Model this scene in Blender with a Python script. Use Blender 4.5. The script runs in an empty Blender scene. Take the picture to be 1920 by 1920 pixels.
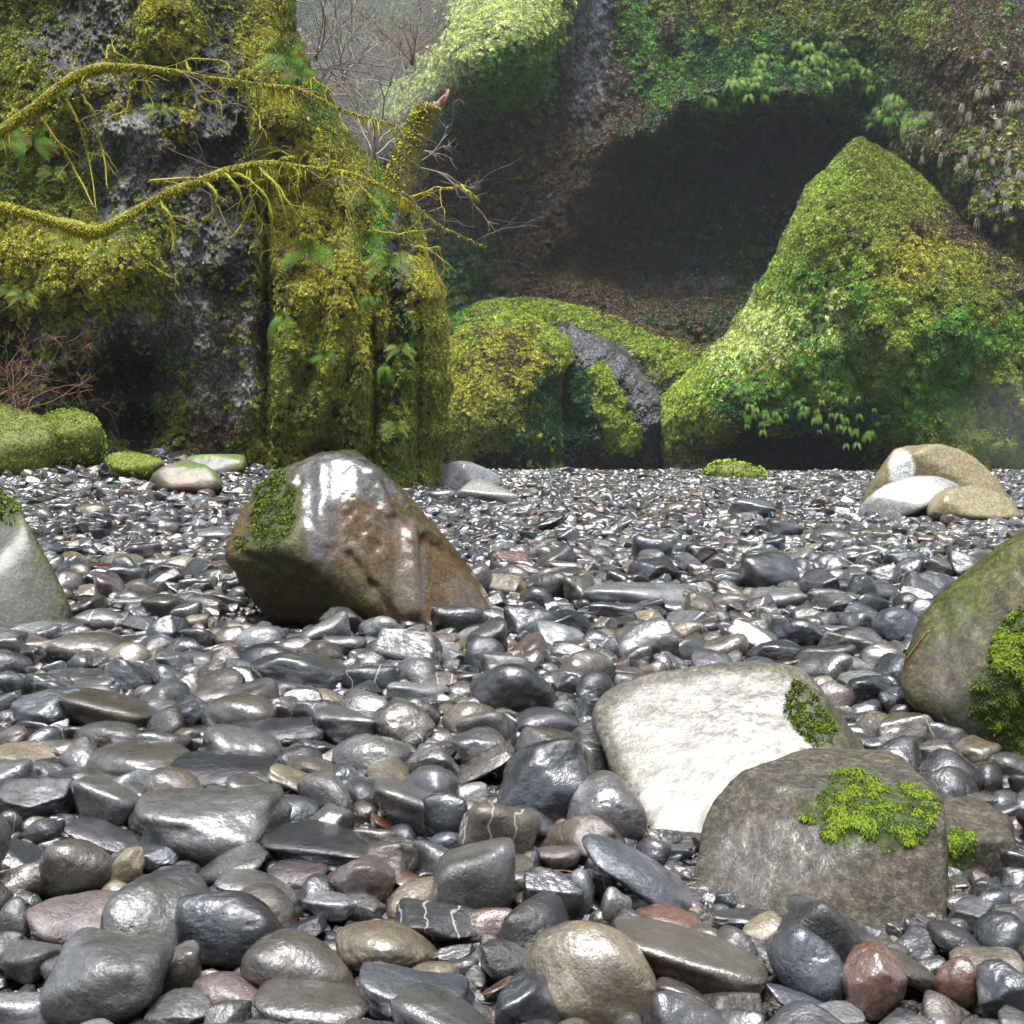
import bpy, bmesh, math, random
import numpy as np
from mathutils import Vector, Matrix, Euler

random.seed(7)
RNG = np.random.default_rng(7)
scene = bpy.context.scene
COL = scene.collection

# ------------------------------------------------------------------ camera
F = 2058.0                                   # focal length in pixels of a 1920 px wide frame
PITCH = math.atan(100 / F)
CAM = np.array([0.0, 0.0, 1.0])
cam_data = bpy.data.cameras.new('camera')
cam_data.sensor_width = 36.0
cam_data.lens = 36.0 * F / 1920.0
cam_data.clip_start = 0.05
cam_data.clip_end = 2000
cam = bpy.data.objects.new('camera', cam_data)
cam.location = CAM
cam.rotation_euler = (math.radians(90) - PITCH, 0, 0)
COL.objects.link(cam)
scene.camera = cam

# ------------------------------------------------------------------ light
SUN_EL, SUN_AZ = math.radians(81), math.radians(192)     # azimuth from +Y, negative towards -X
sd = Vector((math.sin(SUN_AZ) * math.cos(SUN_EL), math.cos(SUN_AZ) * math.cos(SUN_EL), math.sin(SUN_EL)))
sun_data = bpy.data.lights.new('sun', 'SUN')
sun_data.energy = 5.0
sun_data.angle = math.radians(36)
sun_data.color = (1.0, 0.99, 0.98)
sun = bpy.data.objects.new('sun', sun_data)
sun.rotation_euler = sd.to_track_quat('Z', 'Y').to_euler()
COL.objects.link(sun)

world = bpy.data.worlds.new("World")
scene.world = world
world.use_nodes = True
wn = world.node_tree
bg = wn.nodes['Background']
sky = wn.nodes.new('ShaderNodeTexSky')
sky.sky_type = 'NISHITA'
sky.sun_disc = False
sky.sun_elevation = SUN_EL
sky.sun_rotation = SUN_AZ
sky.dust_density = 3.0
hs = wn.nodes.new('ShaderNodeHueSaturation')
hs.inputs['Saturation'].default_value = 0.6
wn.links.new(sky.outputs[0], hs.inputs['Color'])
wn.links.new(hs.outputs[0], bg.inputs['Color'])
bg.inputs['Strength'].default_value = 0.15

scene.view_settings.view_transform = 'Standard'
scene.view_settings.look = 'None'
scene.view_settings.gamma = 1.0
scene.view_settings.use_curve_mapping = False
scene.view_settings.exposure = 0.98
scene.cycles.max_bounces = 6
scene.cycles.diffuse_bounces = 3
scene.cycles.glossy_bounces = 3
scene.cycles.transparent_max_bounces = 4
scene.cycles.volume_bounces = 1
scene.cycles.use_denoising = True
scene.cycles.sample_clamp_indirect = 6

# ------------------------------------------------------------------ numpy helpers
def ray(px, py):
    px = np.asarray(px, float); py = np.asarray(py, float)
    a = (px - 960) / F; b = (960 - py) / F
    c, s = math.cos(PITCH), math.sin(PITCH)
    return np.stack([a + 0 * b, c + b * s, -s + b * c + 0 * a], -1)

def at(px, py, Y):
    d = ray(px, py)
    t = np.asarray(Y, float) / d[..., 1]
    return CAM + d * t[..., None]

def to_px(p):
    p = np.asarray(p, float) - CAM
    c, s = math.cos(PITCH), math.sin(PITCH)
    f = p[..., 1] * c - p[..., 2] * s
    u = p[..., 1] * s + p[..., 2] * c
    return 960 + F * p[..., 0] / f, 960 - F * u / f

def _h(ix, iy, iz, seed):
    n = (ix.astype(np.int64) * 374761393 + iy.astype(np.int64) * 668265263 + iz.astype(np.int64) * 2147483647 + seed * 974634777) & 0xffffffff
    n = ((n ^ (n >> 13)) * 1274126177) & 0xffffffff
    n = ((n ^ (n >> 15)) * 2246822519) & 0xffffffff
    return ((n ^ (n >> 16)) & 0xffffff) / float(0xffffff)

def vnoise(P, seed=0):
    P = np.asarray(P, float)
    i = np.floor(P).astype(np.int64); f = P - i
    f = f * f * (3 - 2 * f)
    r = 0
    for dx in (0, 1):
        for dy in (0, 1):
            for dz in (0, 1):
                w = (f[..., 0] if dx else 1 - f[..., 0]) * (f[..., 1] if dy else 1 - f[..., 1]) * (f[..., 2] if dz else 1 - f[..., 2])
                r = r + w * _h(i[..., 0] + dx, i[..., 1] + dy, i[..., 2] + dz, seed)
    return r * 2 - 1

def fbm(P, oct=4, seed=0, gain=0.5, ridged=False):
    P = np.asarray(P, float); a = 1.0; s = 0; t = 0
    for k in range(oct):
        n = vnoise(P * (2.03 ** k) + 17.3 * k, seed + k)
        if ridged: n = 1 - 2 * np.abs(n)
        s = s + a * n; t += a; a *= gain
    return s / t

def sstep(a, b, x):
    t = np.clip((x - a) / (b - a), 0, 1)
    return t * t * (3 - 2 * t)

def ground_z(x, y):
    x = np.asarray(x, float); y = np.asarray(y, float)
    z = 0.34 * sstep(6, 48, y) + 0.86 * sstep(1.0, 7.5, -x) * sstep(8, 23, y)
    z = z + 0.05 * vnoise(np.stack([x * .55, y * .4, 0 * x], -1), 5) * sstep(3, 8, y)
    z = z - 1.4 * sstep(49, 53, y) * sstep(-6, 0, x)
    return z

def hit_ground(px, py, lift=0.0):
    d = ray(px, py)
    Y = np.geomspace(1.2, 75, 1400)
    p = CAM + d * (Y / d[1])[:, None]
    g = p[:, 2] - ground_z(p[:, 0], p[:, 1]) - lift
    k = np.where(g < 0)[0]
    k = k[0] if len(k) else len(Y) - 1
    return p[k]

# ------------------------------------------------------------------ object helpers
def tag(o, label=None, cat=None, group=None, kind=None):
    if label: o['label'] = label
    if cat: o['category'] = cat
    if group: o['group'] = group
    if kind: o['kind'] = kind
    return o

def np_mesh(name, V, quads=None, tris=None, mats=(), smooth=True, color=None, attrs=None):
    me = bpy.data.meshes.new(name)
    V = np.asarray(V, np.float32)
    lt = []; ls = []; nf = 0
    if quads is not None and len(quads):
        lt.append(np.asarray(quads, np.int32).ravel()); ls.append(np.full(len(quads), 4, np.int32))
    if tris is not None and len(tris):
        lt.append(np.asarray(tris, np.int32).ravel()); ls.append(np.full(len(tris), 3, np.int32))
    loops = np.concatenate(lt); tot = np.concatenate(ls)
    start = np.concatenate([[0], np.cumsum(tot)[:-1]]).astype(np.int32)
    me.vertices.add(len(V)); me.vertices.foreach_set('co', V.ravel())
    me.loops.add(len(loops)); me.loops.foreach_set('vertex_index', loops)
    me.polygons.add(len(tot)); me.polygons.foreach_set('loop_start', start); me.polygons.foreach_set('loop_total', tot)
    me.update(calc_edges=True)
    if smooth:
        me.polygons.foreach_set('use_smooth', np.ones(len(tot), bool))
    if color is not None:
        a = me.attributes.new('tint', 'FLOAT_COLOR', 'POINT')
        c = np.ones((len(V), 4), np.float32); c[:, :3] = color
        a.data.foreach_set('color', c.ravel())
    for k, v in (attrs or {}).items():
        a = me.attributes.new(k, 'FLOAT', 'POINT'); a.data.foreach_set('value', np.asarray(v, np.float32))
    for m in mats: me.materials.append(m)
    me.validate()
    return me

def link(name, me, parent=None, loc=None):
    o = bpy.data.objects.new(name, me)
    COL.objects.link(o)
    if parent is not None: o.parent = parent
    if loc is not None: o.location = loc
    return o

def empty(name, loc=(0, 0, 0)):
    return link(name, None, None, loc)

# ------------------------------------------------------------------ materials
class NT:
    def __init__(self, name):
        self.m = bpy.data.materials.new(name); self.m.use_nodes = True
        self.t = self.m.node_tree; self.b = self.t.nodes['Principled BSDF']
    def n(self, typ, **kw):
        nd = self.t.nodes.new(typ)
        for k, v in kw.items(): setattr(nd, k, v)
        return nd
    def l(self, a, b): self.t.links.new(a, b)
    def noise(self, vec, scale, detail=4, rough=.55):
        n = self.n('ShaderNodeTexNoise'); n.inputs['Scale'].default_value = scale
        n.inputs['Detail'].default_value = detail; n.inputs['Roughness'].default_value = rough
        self.l(vec, n.inputs['Vector']); return n
    def ramp(self, fac, stops):
        r = self.n('ShaderNodeValToRGB'); e = r.color_ramp.elements
        while len(e) < len(stops): e.new(0.5)
        for k, (p, c) in enumerate(stops):
            e[k].position = p; e[k].color = (c, c, c, 1) if not isinstance(c, tuple) else (*c, 1)
        self.l(fac, r.inputs[0]); return r
    def mul(self, a, b, op='MULTIPLY'):
        m = self.n('ShaderNodeMath', operation=op)
        for k, v in enumerate((a, b)):
            if isinstance(v, (int, float)): m.inputs[k].default_value = v
            else: self.l(v, m.inputs[k])
        return m.outputs[0]
    def mixc(self, fac, a, b, bt='MIX'):
        m = self.n('ShaderNodeMix', data_type='RGBA', blend_type=bt)
        for k, v in ((0, fac), (6, a), (7, b)):
            if isinstance(v, (int, float)): m.inputs[k].default_value = v
            elif isinstance(v, tuple): m.inputs[k].default_value = (*v, 1)
            else: self.l(v, m.inputs[k])
        return m.outputs[2]
    def bump(self, h, strength, dist, prev=None):
        b = self.n('ShaderNodeBump'); b.inputs['Strength'].default_value = strength
        b.inputs['Distance'].default_value = dist
        self.l(h, b.inputs['Height'])
        if prev is not None: self.l(prev, b.inputs['Normal'])
        return b.outputs[0]

def stone_material(name, rgb, rough=.2, pit=.5):
    T = NT(name)
    geo = T.n('ShaderNodeNewGeometry'); P = geo.outputs['Position']
    oi = T.n('ShaderNodeObjectInfo')
    big = T.noise(P, 9, 4, .6); fine = T.noise(P, 90, 6, .7); spk = T.noise(P, 420, 2, .6)
    v = T.ramp(big.outputs[0], [(.3, .62), (.7, 1.35)])
    v2 = T.ramp(fine.outputs[0], [(.32, .6), (.68, 1.35)])
    s = T.ramp(spk.outputs[0], [(.55, 1.0), (.68, 1.9)])
    vr = T.mul(T.mul(oi.outputs['Random'], .75), .65, 'ADD')
    k = T.mul(T.mul(v.outputs[0], v2.outputs[0]), T.mul(s.outputs[0], vr))
    base = T.mixc(1.0, tuple(rgb), (1, 1, 1), 'MULTIPLY')
    comb = T.n('ShaderNodeCombineColor')
    for i in range(3): T.l(k, comb.inputs[i])
    c = T.mixc(1.0, tuple(rgb), comb.outputs[0], 'MULTIPLY')
    # lichen / brown silt film
    film = T.ramp(T.noise(P, 5, 5, .65).outputs[0], [(.5, 0.0), (.66, .5)])
    c = T.mixc(film.outputs[0], c, (rgb[0] * .9 + .014, rgb[1] * .86 + .011, rgb[2] * .75 + .006))
    wv = T.n('ShaderNodeTexWave'); wv.inputs['Scale'].default_value = .45; wv.inputs['Distortion'].default_value = 5; wv.inputs['Detail'].default_value = 4
    wv.inputs['Detail Scale'].default_value = 1.6
    ov = T.n('ShaderNodeVectorMath', operation='ADD'); tc = T.n('ShaderNodeTexCoord'); T.l(tc.outputs['Object'], ov.inputs[0]); T.l(oi.outputs['Location'], ov.inputs[1])
    T.l(ov.outputs[0], wv.inputs['Vector'])
    vein = T.mul(T.ramp(wv.outputs['Fac'], [(.985, 0.0), (.995, 1.0)]).outputs[0], T.ramp(oi.outputs['Random'], [(.95, 0.0), (.96, .7)]).outputs[0])
    c = T.mixc(vein, c, (.30, .29, .27))
    T.l(c, T.b.inputs['Base Color'])
    r = T.ramp(T.noise(P, 14, 5, .7).outputs[0], [(.35, rough * .6), (.65, rough * 2.0)])
    T.l(r.outputs[0], T.b.inputs['Roughness'])
    T.b.inputs['IOR'].default_value = 1.45
    T.l(T.mul(T.ramp(T.noise(P, 7, 4, .65).outputs[0], [(.40, .2), (.52, 1.0)]).outputs[0], T.ramp(T.mul(T.mul(oi.outputs['Random'], 7.31), 1.0, 'MODULO'), [(.12, .3), (.35, 1.0)]).outputs[0]), T.b.inputs['Coat Weight'])
    T.b.inputs['Coat Roughness'].default_value = .035
    T.b.inputs['Coat IOR'].default_value = 1.7
    vor = T.n('ShaderNodeTexVoronoi'); vor.inputs['Scale'].default_value = 75
    T.l(P, vor.inputs['Vector'])
    pr = T.ramp(vor.outputs['Distance'], [(.08, 0.0), (.3, 1.0)])
    b1 = T.bump(T.noise(P, 22, 8, .68).outputs[0], .55, .02)
    b2 = T.bump(fine.outputs[0], .35, .006, b1)
    b3 = T.bump(pr.outputs[0], pit, .0025, b2)
    T.l(b3, T.b.inputs['Normal'])
    cb = T.bump(fine.outputs[0], .4, .0045, T.bump(T.noise(P, 20, 4, .6).outputs[0], .5, .018))
    T.l(cb, T.b.inputs['Coat Normal'])
    return T.m

TONES = {
    'k': ('black', (.008, .009, .011), .10, .5), 'd': ('dark grey', (.0175, .0178, .0178), .12, .5),
    'g': ('grey', (.038, .037, .0345), .14, .5), 'b': ('brownish grey', (.042, .035, .026), .15, .5),
    't': ('tan', (.085, .069, .043), .18, .4), 'p': ('pinkish', (.058, .043, .041), .16, .6),
    'r': ('rust brown', (.055, .024, .013), .16, .4), 'l': ('pale grey', (.085, .087, .087), .16, .3),
    'u': ('blue grey', (.023, .026, .031), .11, .3)}
STONE_MAT = {k: stone_material('wet_stone_' + v[0].replace(' ', '_'), *v[1:]) for k, v in TONES.items()}

def painted_material(name, scale=1.0, rough=.75, coat=0.0, bumpd=.02, spec=.3, wet=False, leafy=False, cb=(.5, .009)):
    """albedo from the mesh's own tint (kinds of rock and growth, plus painted darkening) with noise of its own"""
    T = NT(name)
    geo = T.n('ShaderNodeNewGeometry'); P = geo.outputs['Position']
    at_ = T.n('ShaderNodeAttribute', attribute_name='tint')
    n1 = T.noise(P, 6 * scale, 8, .7); n2 = T.noise(P, 40 * scale, 5, .7)
    a = T.ramp(n1.outputs[0], [(.3, .45), (.7, 1.6)])
    b = T.ramp(n2.outputs[0], [(.3, .5), (.7, 1.5)])
    k = T.mul(a.outputs[0], b.outputs[0])
    if leafy:
        n3 = T.noise(P, 17 * scale, 6, .75)
        k = T.mul(k, T.ramp(n3.outputs[0], [(.40, .28), (.50, .8), (.62, 2.1)] if leafy is True else [(.38, .5), (.5, .9), (.64, 1.75)]).outputs[0])
    comb = T.n('ShaderNodeCombineColor')
    for i in range(3): T.l(k, comb.inputs[i])
    c = T.mixc(1.0, at_.outputs['Color'], comb.outputs[0], 'MULTIPLY')
    T.l(c, T.b.inputs['Base Color'])
    T.b.inputs['Specular IOR Level'].default_value = spec
    b1 = T.bump(n1.outputs[0], .9, bumpd * 2.5)
    b2 = T.bump(n2.outputs[0], .8, bumpd * .6, b1)
    T.l(b2, T.b.inputs['Normal'])
    if wet:
        w = T.n('ShaderNodeAttribute', attribute_name='wet')
        m = T.n('ShaderNodeMapRange'); T.l(w.outputs['Fac'], m.inputs[0])
        m.inputs[3].default_value = .6; m.inputs[4].default_value = .28
        rn = T.mul(m.outputs[0], T.ramp(T.noise(P, 18, 5, .7).outputs[0], [(.35, .7), (.65, 1.4)]).outputs[0])
        T.l(rn, T.b.inputs['Roughness'])
        T.l(w.outputs['Fac'], T.b.inputs['Coat Weight'])
        T.b.inputs['Coat Roughness'].default_value = .12
        T.b.inputs['Coat IOR'].default_value = 1.6
        T.l(T.bump(T.noise(P, 24, 6, .65).outputs[0], *cb), T.b.inputs['Coat Normal'])
    else:
        T.b.inputs['Roughness'].default_value = rough
        T.b.inputs['Coat Weight'].default_value = coat
        T.b.inputs['Coat Roughness'].default_value = .2
    return T.m

MAT_CLIFF = painted_material('mossy_cliff_rock', 1.0, .7, .08, .05, leafy=True)
MAT_FARCLIFF = painted_material('distant_cliff_rock', .35, .7, .06, .14, leafy=True)
MAT_BOULDER = painted_material('wet_boulder_rock', 3.0, wet=True, bumpd=.006, spec=.25, leafy='mild')
MAT_SMOOTH = painted_material('smooth_wet_boulder_rock', 3.0, wet=True, bumpd=.003, spec=.25, leafy='mild', cb=(.4, .006))

def leaf_material(name, rgb, var=.5, trans=.25):
    T = NT(name)
    oi = T.n('ShaderNodeObjectInfo')
    geo = T.n('ShaderNodeNewGeometry')
    n = T.noise(geo.outputs['Position'], 2.2, 3, .6)
    h = T.n('ShaderNodeHueSaturation')
    h.inputs['Color'].default_value = (*rgb, 1)
    T.l(T.mul(T.mul(n.outputs[0], .05), .475, 'ADD'), h.inputs['Hue'])
    T.l(T.mul(T.mul(oi.outputs['Random'], var), 1 - var * .4, 'ADD'), h.inputs['Value'])
    T.l(h.outputs[0], T.b.inputs['Base Color'])
    T.b.inputs['Roughness'].default_value = .6
    T.b.inputs['Specular IOR Level'].default_value = .15
    return T.m

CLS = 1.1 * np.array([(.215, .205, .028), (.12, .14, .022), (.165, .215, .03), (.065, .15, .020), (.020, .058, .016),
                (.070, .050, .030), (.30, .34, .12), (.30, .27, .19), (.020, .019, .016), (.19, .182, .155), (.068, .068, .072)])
CLS_NAME = ['gold', 'olive', 'bright_green', 'green', 'dark_green', 'brown', 'pale_green', 'straw']
LEAF = [leaf_material('growth_' + n, tuple(CLS[i] * 1.3), 1.1) for i, n in enumerate(CLS_NAME)]
MAT_FERN = leaf_material('fern_frond_green', (.065, .15, .010))
MAT_FERN_PALE = leaf_material('fern_frond_pale', (.13, .20, .035))
MAT_FERN_BROWN = leaf_material('fern_frond_dead', (.12, .05, .025))
MAT_MOSS_LIME = leaf_material('boulder_moss_lime', (.105, .155, .008), .3)
MAT_MOSS_SHADE = leaf_material('boulder_moss_shade', (.035, .052, .006), .3)  # darker copy of the lime moss: shade in the gaps put into colour
MAT_MOSS_LIMB = leaf_material('limb_moss', (.30, .28, .015), .3)
MAT_TWIG = leaf_material('bare_twig_bark', (.10, .08, .06), .3)
MAT_TWIG_RED = leaf_material('bare_twig_red', (.16, .085, .055), .3)
MAT_TWIG_MOSS = leaf_material('mossy_twig', (.22, .20, .02), .3)

def bark_material(name, rgb, rgb2, scale=14):
    T = NT(name); geo = T.n('ShaderNodeNewGeometry'); P = geo.outputs['Position']
    n = T.noise(P, scale, 6, .7)
    r = T.ramp(n.outputs[0], [(.35, tuple(rgb)), (.6, tuple(rgb2))])
    T.l(r.outputs[0], T.b.inputs['Base Color']); T.b.inputs['Roughness'].default_value = .8
    T.l(T.bump(n.outputs[0], .9, .05), T.b.inputs['Normal'])
    return T.m
MAT_LIMB = bark_material('moss_covered_bark', (.10, .085, .012), (.25, .23, .015))
MAT_TRUNK = bark_material('mossy_trunk_bark', (.05, .045, .012), (.16, .15, .015))
MAT_SPLINTER = bark_material('splintered_red_wood', (.10, .04, .025), (.42, .22, .15), 9)

# ------------------------------------------------------------------ stone shapes
_ico = {}
def ico(sub):
    if sub not in _ico:
        bm = bmesh.new(); bmesh.ops.create_icosphere(bm, subdivisions=sub, radius=1.0)
        bm.verts.ensure_lookup_table()
        V = np.array([v.co[:] for v in bm.verts]); T = np.array([[v.index for v in f.verts] for f in bm.faces], np.int32)
        bm.free(); V /= np.linalg.norm(V, axis=1)[:, None]
        _ico[sub] = (V, T)
    return _ico[sub]

def pnorm_radius(D, N, d, p):
    q = np.clip(D @ N.T, 0, None) / d
    q[q < .02] = 0
    return (np.sum(q ** p, axis=1)) ** (-1.0 / p)

def stone_mesh(name, seed, p, nplanes, sub=4, low=.12, fine=.012, axes=(1, 1, 1), cracks=0):
    rng = np.random.default_rng(seed)
    D, T = ico(sub)
    N = rng.normal(size=(nplanes, 3)); N /= np.linalg.norm(N, axis=1)[:, None]
    d = rng.uniform(.72, 1.0, nplanes)
    A = np.vstack([np.eye(3), -np.eye(3)]); N = np.vstack([N, A]); d = np.concatenate([d, rng.uniform(.92, 1.05, 6)])
    r = pnorm_radius(D, N, d, p)
    V = D * r[:, None]
    V *= (1 + low * fbm(V * 1.3 + seed * 3.1, 2, seed))[:, None]
    V *= (1 + fine * fbm(V * 6 + seed, 4, seed + 9, .6))[:, None]
    if cracks:
        c = fbm(V * 2.2 + seed * 1.7, 3, seed + 30)
        V *= (1 - cracks * np.exp(-(c / .035) ** 2))[:, None]
    lo, hi = V.min(0), V.max(0)
    V = (V - (lo + hi) / 2) / ((hi - lo) / 2)
    return np_mesh(name, V, tris=T, mats=[STONE_MAT['g']])

ROUND = [stone_mesh('cobble', 100 + k, 3.4 + (k % 4) * .9, 7 + k % 5, 5, .12, .012, cracks=.02 * (k % 3)) for k in range(9)]
ANG = [stone_mesh('cobble', 200 + k, 16 + (k % 3) * 8, 9 + k % 4, 5, .10, .03, cracks=.03) for k in range(7)]
BOX = [stone_mesh('cobble', 320 + k, 6.5 + k, 6 + k, 5, .20, .02, cracks=.02) for k in range(3)]

# ------------------------------------------------------------------ geometry-node scatter (stuff only)
def hidden_collection(name, objs):
    c = bpy.data.collections.new(name)
    for o in objs: c.objects.link(o)
    return c

def scatter(name, coll, P, R, S, I, parent=None):
    me = bpy.data.meshes.new(name)
    me.vertices.add(len(P)); me.vertices.foreach_set('co', np.asarray(P, np.float32).ravel())
    a = me.attributes.new('rot', 'FLOAT_VECTOR', 'POINT'); a.data.foreach_set('vector', np.asarray(R, np.float32).ravel())
    a = me.attributes.new('scl', 'FLOAT_VECTOR', 'POINT'); a.data.foreach_set('vector', np.asarray(S, np.float32).ravel())
    a = me.attributes.new('pick', 'INT', 'POINT'); a.data.foreach_set('value', np.asarray(I, np.int32))
    o = link(name, me, parent)
    ng = bpy.data.node_groups.new(name + '_nodes', 'GeometryNodeTree')
    ng.interface.new_socket('Geometry', in_out='INPUT', socket_type='NodeSocketGeometry')
    ng.interface.new_socket('Geometry', in_out='OUTPUT', socket_type='NodeSocketGeometry')
    gi = ng.nodes.new('NodeGroupInput'); go = ng.nodes.new('NodeGroupOutput')
    iop = ng.nodes.new('GeometryNodeInstanceOnPoints')
    ci = ng.nodes.new('GeometryNodeCollectionInfo')
    ci.inputs['Collection'].default_value = coll
    ci.inputs['Separate Children'].default_value = True
    ci.inputs['Reset Children'].default_value = True
    def attr(nm, t):
        n = ng.nodes.new('GeometryNodeInputNamedAttribute'); n.data_type = t; n.inputs[0].default_value = nm
        return [s for s in n.outputs if s.enabled][0]
    ng.links.new(gi.outputs[0], iop.inputs['Points'])
    ng.links.new(ci.outputs[0], iop.inputs['Instance'])
    iop.inputs['Pick Instance'].default_value = True
    ng.links.new(attr('pick', 'INT'), iop.inputs['Instance Index'])
    e = ng.nodes.new('FunctionNodeEulerToRotation')
    ng.links.new(attr('rot', 'FLOAT_VECTOR'), e.inputs[0]); ng.links.new(e.outputs[0], iop.inputs['Rotation'])
    ng.links.new(attr('scl', 'FLOAT_VECTOR'), iop.inputs['Scale'])
    ng.links.new(iop.outputs[0], go.inputs[0])
    m = o.modifiers.new('scatter', 'NODES'); m.node_group = ng
    return o

def blades(P, Nn, length, width, droop, rng, spread=.9, seg=2):
    """many small curved leaf blades growing from points P along normals Nn"""
    n = len(P)
    d = Nn + rng.normal(size=(n, 3)) * spread
    d /= np.linalg.norm(d, axis=1)[:, None] + 1e-9
    side = np.cross(d, rng.normal(size=(n, 3))); side /= np.linalg.norm(side, axis=1)[:, None] + 1e-9
    L = length * rng.uniform(.6, 1.3, n)[:, None]; W = width * rng.uniform(.7, 1.3, n)[:, None]
    V = []; p = P.copy(); dd = d.copy()
    prof = [.5, 1.0, .12] if seg == 2 else [.6, 1, .7, .1]
    for k in range(seg + 1):
        V += [p - side * W * prof[k] / 2, p + side * W * prof[k] / 2]
        dd = dd + np.array([0, 0, -droop]); dd /= np.linalg.norm(dd, axis=1)[:, None] + 1e-9
        p = p + dd * L / seg
    m = len(V)
    A = np.stack(V, 1).reshape(-1, 3)
    b = (np.arange(n) * m)[:, None]
    Q = np.concatenate([b + np.array([[2 * k, 2 * k + 1, 2 * k + 3, 2 * k + 2]]) for k in range(seg)], 0)
    return A, Q

def tuft_mesh(name, seed, n=34, leaf=.5, wid=.3, droop=.15, flat=.55, spread=.5):
    rng = np.random.default_rng(seed)
    D = rng.normal(size=(n, 3)); D[:, 2] = np.abs(D[:, 2]); D /= np.linalg.norm(D, axis=1)[:, None]
    P = D * rng.uniform(.2, .75, (n, 1)) * np.array([1, 1, flat])
    V, Q = blades(P, D, leaf, wid, droop, rng, spread)
    return np_mesh(name, V, quads=Q, mats=[LEAF[0]])

TUFT = [tuft_mesh('leafy_tuft', 10 + k, 30 + 4 * k) for k in range(4)]
def drape_mesh(name, seed, n=40):
    rng = np.random.default_rng(seed)
    D = rng.normal(size=(n, 3)); D[:, 2] = np.abs(D[:, 2]) + .3; D[:, 1] = -np.abs(D[:, 1]); D /= np.linalg.norm(D, axis=1)[:, None]
    V, Q = blades(D * .25, D, 1.3, .13, .75, rng, .3, 3)
    return np_mesh(name, V, quads=Q, mats=[LEAF[0]])
DRAPE = [drape_mesh('hanging_tuft', 30 + k) for k in range(2)]

src = []
for ci_ in range(8):
    for k, me in enumerate(TUFT + DRAPE):
        o = bpy.data.objects.new('growth_source_%02d%d' % (ci_, k), me)
        if not me.materials: me.materials.append(LEAF[0])
        o.material_slots[0].link = 'OBJECT'; o.material_slots[0].material = LEAF[ci_]
        src.append(o)
GROWTH = hidden_collection('growth_sources', src)
NTUFT = len(TUFT) + len(DRAPE)

# ------------------------------------------------------------------ painted relief surfaces
def classes(px, py, blobs, seed, warp=26, sharp=3.0, ns=1.0):
    q = np.stack([px / (70 * ns), py / (90 * ns), 0 * px], -1)
    wx = px + warp * fbm(q, 4, seed); wy = py + warp * fbm(q, 4, seed + 5)
    W = np.zeros(px.shape + (len(CLS),))
    for b in blobs:
        if len(b) == 2:
            W[..., b[0]] += b[1]; continue
        cx, cy, rx, ry, s, c = b[:6]
        ang = math.radians(b[6]) if len(b) > 6 else 0
        dx, dy = wx - cx, wy - cy
        u = (dx * math.cos(ang) + dy * math.sin(ang)) / rx; v = (-dx * math.sin(ang) + dy * math.cos(ang)) / ry
        W[..., c] += s * np.exp(-(u * u + v * v) ** 1.5)
    for c in range(len(CLS)):
        n = fbm(np.stack([px / (32 * ns), py / (40 * ns), 0 * px + c * 7.7], -1), 4, seed + 20 + c, .65)
        W[..., c] *= np.clip(1 + 1.3 * n, .05, 3)
    W = W ** sharp
    return W / (W.sum(-1, keepdims=True) + 1e-12)

def grid_surface(name, PX, PY, Y, W, mat, parent=None):
    P = at(PX, PY, Y)
    h, w = PX.shape
    idx = np.arange(h * w).reshape(h, w)
    Q = np.stack([idx[:-1, :-1], idx[1:, :-1], idx[1:, 1:], idx[:-1, 1:]], -1).reshape(-1, 4)
    col = W @ (CLS * np.array([.26] * 8 + [1.0] * 3)[:, None])  # soil under growth, tint darkened to paint black shaded gaps between tufts
    me = np_mesh(name, P.reshape(-1, 3), quads=Q, mats=[mat], color=col.reshape(-1, 3))
    gx = np.gradient(P, axis=1); gy = np.gradient(P, axis=0)
    Nn = np.cross(gy, gx); Nn /= np.linalg.norm(Nn, axis=-1, keepdims=True) + 1e-9
    flip = np.sum(Nn * (CAM - P), -1) < 0
    Nn[flip] *= -1
    return link(name, me, parent), P, Nn

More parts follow.
